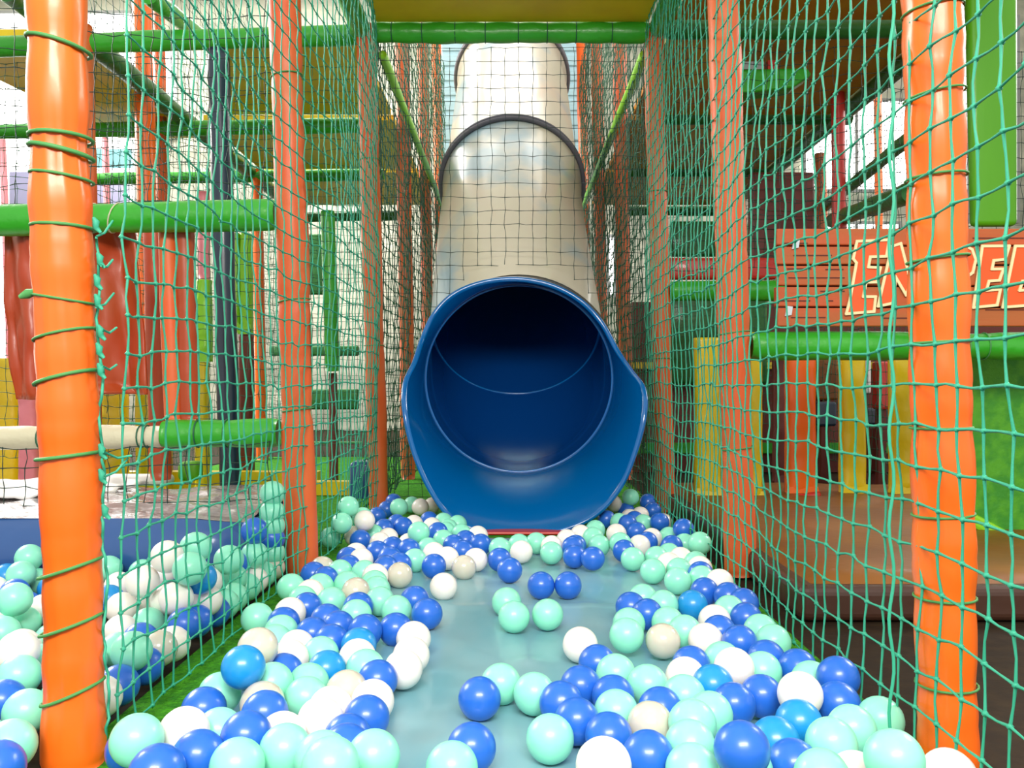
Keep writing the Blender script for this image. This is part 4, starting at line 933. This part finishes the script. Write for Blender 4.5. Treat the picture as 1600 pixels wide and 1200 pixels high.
(-0.715,1.803,0.082,'W','fourth from left, white ball on top of left heap behind net','play balls left of the net'),
(-0.443,2.241,0.045,'M','single mint green ball against the left net, level with second posts','play balls in the slide corridor'),
(-0.458,2.078,0.045,'M','right of two mint green balls against the left net, halfway to slide','play balls in the slide corridor'),
(-0.141,2.522,0.045,'B','third from right, royal blue ball along the left mat edge, shortly before slide','play balls in the slide corridor'),
(-0.504,1.153,0.046,'B','single royal blue ball against the left net, at the picture bottom','play balls in the slide corridor'),
(0.403,2.427,0.045,'M','rightmost mint green ball along the right mat edge, level with second posts','play balls in the slide corridor'),
(-0.463,1.764,0.045,'B','single royal blue ball against the left net, before halfway','play balls in the slide corridor'),
(-0.839,2.075,0.075,'W','rightmost white ball on the left heap touching navy block','play balls left of the net'),
(0.322,2.588,0.056,'M','rightmost mint green ball along the right mat edge, shortly before slide','play balls in the slide corridor'),
(-0.463,2.159,0.045,'B','second from left, royal blue ball against the left net, level with second posts','play balls in the slide corridor'),
(-0.410,2.366,0.051,'W','leftmost white ball along the left mat edge, level with second posts','play balls in the slide corridor'),
(0.178,2.546,0.052,'B','leftmost royal blue ball along the right mat edge, shortly before slide','play balls in the slide corridor'),
(0.339,3.119,0.045,'B','leftmost royal blue ball beside the right edge of the slide mouth','play balls in the slide corridor'),
(-0.213,2.703,0.045,'M','second from left, mint green ball along the left mat edge, shortly before slide','play balls in the slide corridor'),
(-0.330,2.277,0.049,'B','leftmost royal blue ball along the left mat edge, level with second posts','play balls in the slide corridor'),
(0.338,2.819,0.045,'W','right of two white balls beside the right edge of the slide mouth','play balls in the slide corridor'),
(0.256,2.745,0.046,'M','fourth from left, mint green ball along the right mat edge, shortly before slide','play balls in the slide corridor'),
(-0.354,2.581,0.045,'B','second from left, royal blue ball along the left mat edge, shortly before slide','play balls in the slide corridor'),
(0.475,2.587,0.048,'B','left of two royal blue balls against the right net, shortly before slide','play balls in the slide corridor'),
(-0.487,3.150,0.052,'B','left of two royal blue balls by the left post at the slide mouth','play balls in the slide corridor'),
(-0.800,1.878,0.045,'W','second from left, white ball on top of left heap behind net','play balls left of the net'),
(-0.334,1.891,0.045,'B','single royal blue ball along the left mat edge, halfway to slide','play balls in the slide corridor'),
(-0.223,2.487,0.045,'W','right of two white balls along the left mat edge, shortly before slide','play balls in the slide corridor'),
(0.532,3.289,0.051,'B','second from left, royal blue ball by the right post at the slide mouth','play balls in the slide corridor'),
(-0.302,2.336,0.045,'B','third from left, royal blue ball along the left mat edge, level with second posts','play balls in the slide corridor'),
(0.422,2.339,0.045,'W','single white ball along the right mat edge, level with second posts','play balls in the slide corridor'),
(0.398,2.990,0.049,'B','third from left, royal blue ball beside the right edge of the slide mouth','play balls in the slide corridor'),
(-0.319,3.472,0.045,'W','right of two white balls beside the left edge of the slide mouth','play balls in the slide corridor'),
(-0.238,2.791,0.054,'B','fourth from left, royal blue ball along the left mat edge, shortly before slide','play balls in the slide corridor'),
(0.414,2.667,0.045,'B','rightmost royal blue ball along the right mat edge, shortly before slide','play balls in the slide corridor'),
(-0.175,2.612,0.045,'B','fifth from left, royal blue ball along the left mat edge, shortly before slide','play balls in the slide corridor'),
(0.021,2.615,0.047,'M','leftmost mint green ball along the right mat edge, shortly before slide','play balls in the slide corridor'),
(-0.144,2.692,0.045,'B','second from right, royal blue ball along the left mat edge, shortly before slide','play balls in the slide corridor'),
(0.171,2.709,0.045,'W','second from left, white ball along the right mat edge, shortly before slide','play balls in the slide corridor'),
(0.532,3.405,0.068,'B','leftmost royal blue ball by the right post at the slide mouth','play balls in the slide corridor'),
(0.468,2.414,0.045,'W','single white ball against the right net, level with second posts','play balls in the slide corridor'),
(-0.340,2.421,0.045,'B','second from left, royal blue ball along the left mat edge, level with second posts','play balls in the slide corridor'),
(-0.342,2.177,0.048,'W','second from left, white ball along the left mat edge, level with second posts','play balls in the slide corridor'),
(-0.163,2.813,0.045,'M','single mint green ball just under the lip of the slide','play balls in the slide corridor'),
(0.456,3.024,0.045,'M','right of two mint green balls by the right post at the slide mouth','play balls in the slide corridor'),
(0.277,2.893,0.045,'M','second from right, mint green ball lying loose on the blue mat','play balls in the slide corridor'),
(-0.497,2.278,0.046,'P','single pearly translucent ball against the left net, level with second posts','play balls in the slide corridor'),
(-0.429,2.919,0.045,'B','left of two royal blue balls beside the left edge of the slide mouth','play balls in the slide corridor'),
(-0.433,2.305,0.045,'B','rightmost royal blue ball against the left net, level with second posts','play balls in the slide corridor'),
(-0.402,2.654,0.045,'W','left of two white balls along the left mat edge, shortly before slide','play balls in the slide corridor'),
(-0.454,2.414,0.045,'B','third from left, royal blue ball against the left net, level with second posts','play balls in the slide corridor'),
(-1.242,2.140,0.056,'S','single azure blue ball beyond nearest left post by navy block','play balls left of the net'),
(-0.109,2.777,0.045,'W','second from left, white ball lying loose on the blue mat','play balls in the slide corridor'),
(-0.478,3.325,0.051,'B','right of two royal blue balls by the left post at the slide mouth','play balls in the slide corridor'),
(0.497,2.754,0.045,'M','left of two mint green balls against the right net, shortly before slide','play balls in the slide corridor'),
(0.436,3.325,0.045,'B','second from left, royal blue ball beside the right edge of the slide mouth','play balls in the slide corridor'),
(0.220,2.799,0.045,'W','third from left, white ball along the right mat edge, shortly before slide','play balls in the slide corridor')]
STUFF = [(-0.247,2.564,0.045,'M'),(-0.469,1.949,0.045,'M'),(-0.501,2.770,0.046,'P'),(-0.876,1.554,0.059,'W'),(-0.403,3.499,0.045,'M'),(0.481,2.220,0.045,'B'),(-0.334,2.113,0.045,'M'),(-0.187,2.990,0.047,'M'),(-0.390,2.737,0.045,'W'),(0.376,3.051,0.045,'M'),(0.438,2.727,0.046,'W'),(0.522,2.633,0.045,'M'),(-0.240,3.053,0.046,'M'),(0.447,2.475,0.045,'M'),(0.118,2.593,0.046,'W'),(-0.294,3.090,0.045,'B'),(-0.447,2.807,0.045,'M'),(-0.909,2.140,0.066,'M'),(-0.271,2.950,0.045,'W'),(-1.152,2.017,0.046,'B'),(0.494,2.288,0.045,'W'),(-0.664,1.895,0.099,'W'),(-0.218,2.853,0.046,'M'),(0.473,3.210,0.045,'W'),(-0.479,3.520,0.054,'B'),(0.497,2.353,0.045,'M'),(-0.339,3.005,0.045,'W'),(-0.401,3.024,0.045,'B'),(0.191,2.609,0.045,'B'),(-0.444,2.478,0.045,'W'),(0.435,3.087,0.047,'B'),(-0.666,2.087,0.097,'B'),(0.294,1.092,0.046,'M'),(-0.214,2.917,0.045,'M'),(-0.483,2.812,0.099,'M'),(0.528,3.044,0.046,'P'),(-1.215,2.041,0.046,'W'),(-0.313,2.640,0.045,'W'),(0.426,3.151,0.045,'W'),(-0.889,1.488,0.046,'B'),(-0.802,2.140,0.045,'B'),(-0.847,2.140,0.071,'B'),(-0.718,1.866,0.046,'M'),(-1.059,1.896,0.045,'B'),(-0.726,2.132,0.046,'W'),(-1.074,1.830,0.049,'W'),(-0.996,1.701,0.045,'M'),(-0.776,1.228,0.046,'B'),(-1.183,1.921,0.046,'M'),(-0.726,1.185,0.046,'M'),(-0.708,2.067,0.046,'W'),(-0.833,1.981,0.046,'B'),(-0.948,1.531,0.046,'B'),(-1.028,1.628,0.046,'S'),(-1.138,1.857,0.046,'M'),(-1.111,1.955,0.046,'B'),(-0.755,1.949,0.046,'B'),(-0.855,1.402,0.046,'P'),(-1.314,2.118,0.046,'B'),(-1.066,1.739,0.046,'B'),(-1.246,1.984,0.046,'B'),(-0.701,1.995,0.046,'B'),(-1.284,2.043,0.046,'W'),(-0.454,1.483,0.046,'B'),(-0.696,1.951,0.099,'W'),(-0.702,1.884,0.152,'P')]
def ball_mesh(name, m, seg=32, rings=20, r=.033):
    vs = [(0, 0, r)]; fs = []
    for i in range(1, rings):
        t = math.pi*i/rings
        rr = r*(1-.010*math.exp(-((t-math.pi/2)/.02)**2)) if i == rings//2 else r
        for k in range(seg): a = 2*math.pi*k/seg; vs.append((rr*math.sin(t)*math.cos(a), rr*math.sin(t)*math.sin(a), rr*math.cos(t)))
    vs.append((0, 0, -r))
    for k in range(seg): fs.append((0, 1+k, 1+(k+1) % seg))
    for i in range(rings-2):
        for k in range(seg): a = 1+i*seg; fs.append((a+k, a+seg+k, a+seg+(k+1) % seg, a+(k+1) % seg))
    l = len(vs)-1; a = 1+(rings-2)*seg
    for k in range(seg): fs.append((l, a+(k+1) % seg, a+k))
    return vs, fs
bv, bf = ball_mesh('b', None)
proto = {}
for c in 'WPMBS':
    me = bpy.data.meshes.new('play_ball'); me.from_pydata(bv, [], bf); me.materials.append(M['b'+c])
    me.polygons.foreach_set('use_smooth', [True]*len(me.polygons)); proto[c] = me
for (x, y, z, c, label, grp) in BALLS:
    o = bpy.data.objects.new('play_ball', proto[c]); COL.objects.link(o); o.location = (x, y, z)
    o.rotation_euler = (x*37 % 3, y*53 % 3, 0)
    tag(o, label, 'ball', grp)
b = MB(); mi = {'W': 0, 'P': 1, 'M': 2, 'B': 3, 'S': 4}
bv2, bf2 = ball_mesh('b', None, 20, 14)
for (x, y, z, c) in STUFF: b.add([(v[0]+x, v[1]+y, v[2]+z) for v in bv2], bf2, mi[c])
o = b.build('play_balls', None, mats=[M['bW'], M['bP'], M['bM'], M['bB'], M['bS']])
tag(o, 'small half buried play balls filling the heaps farthest back and beneath the others', 'ball', kind='stuff')
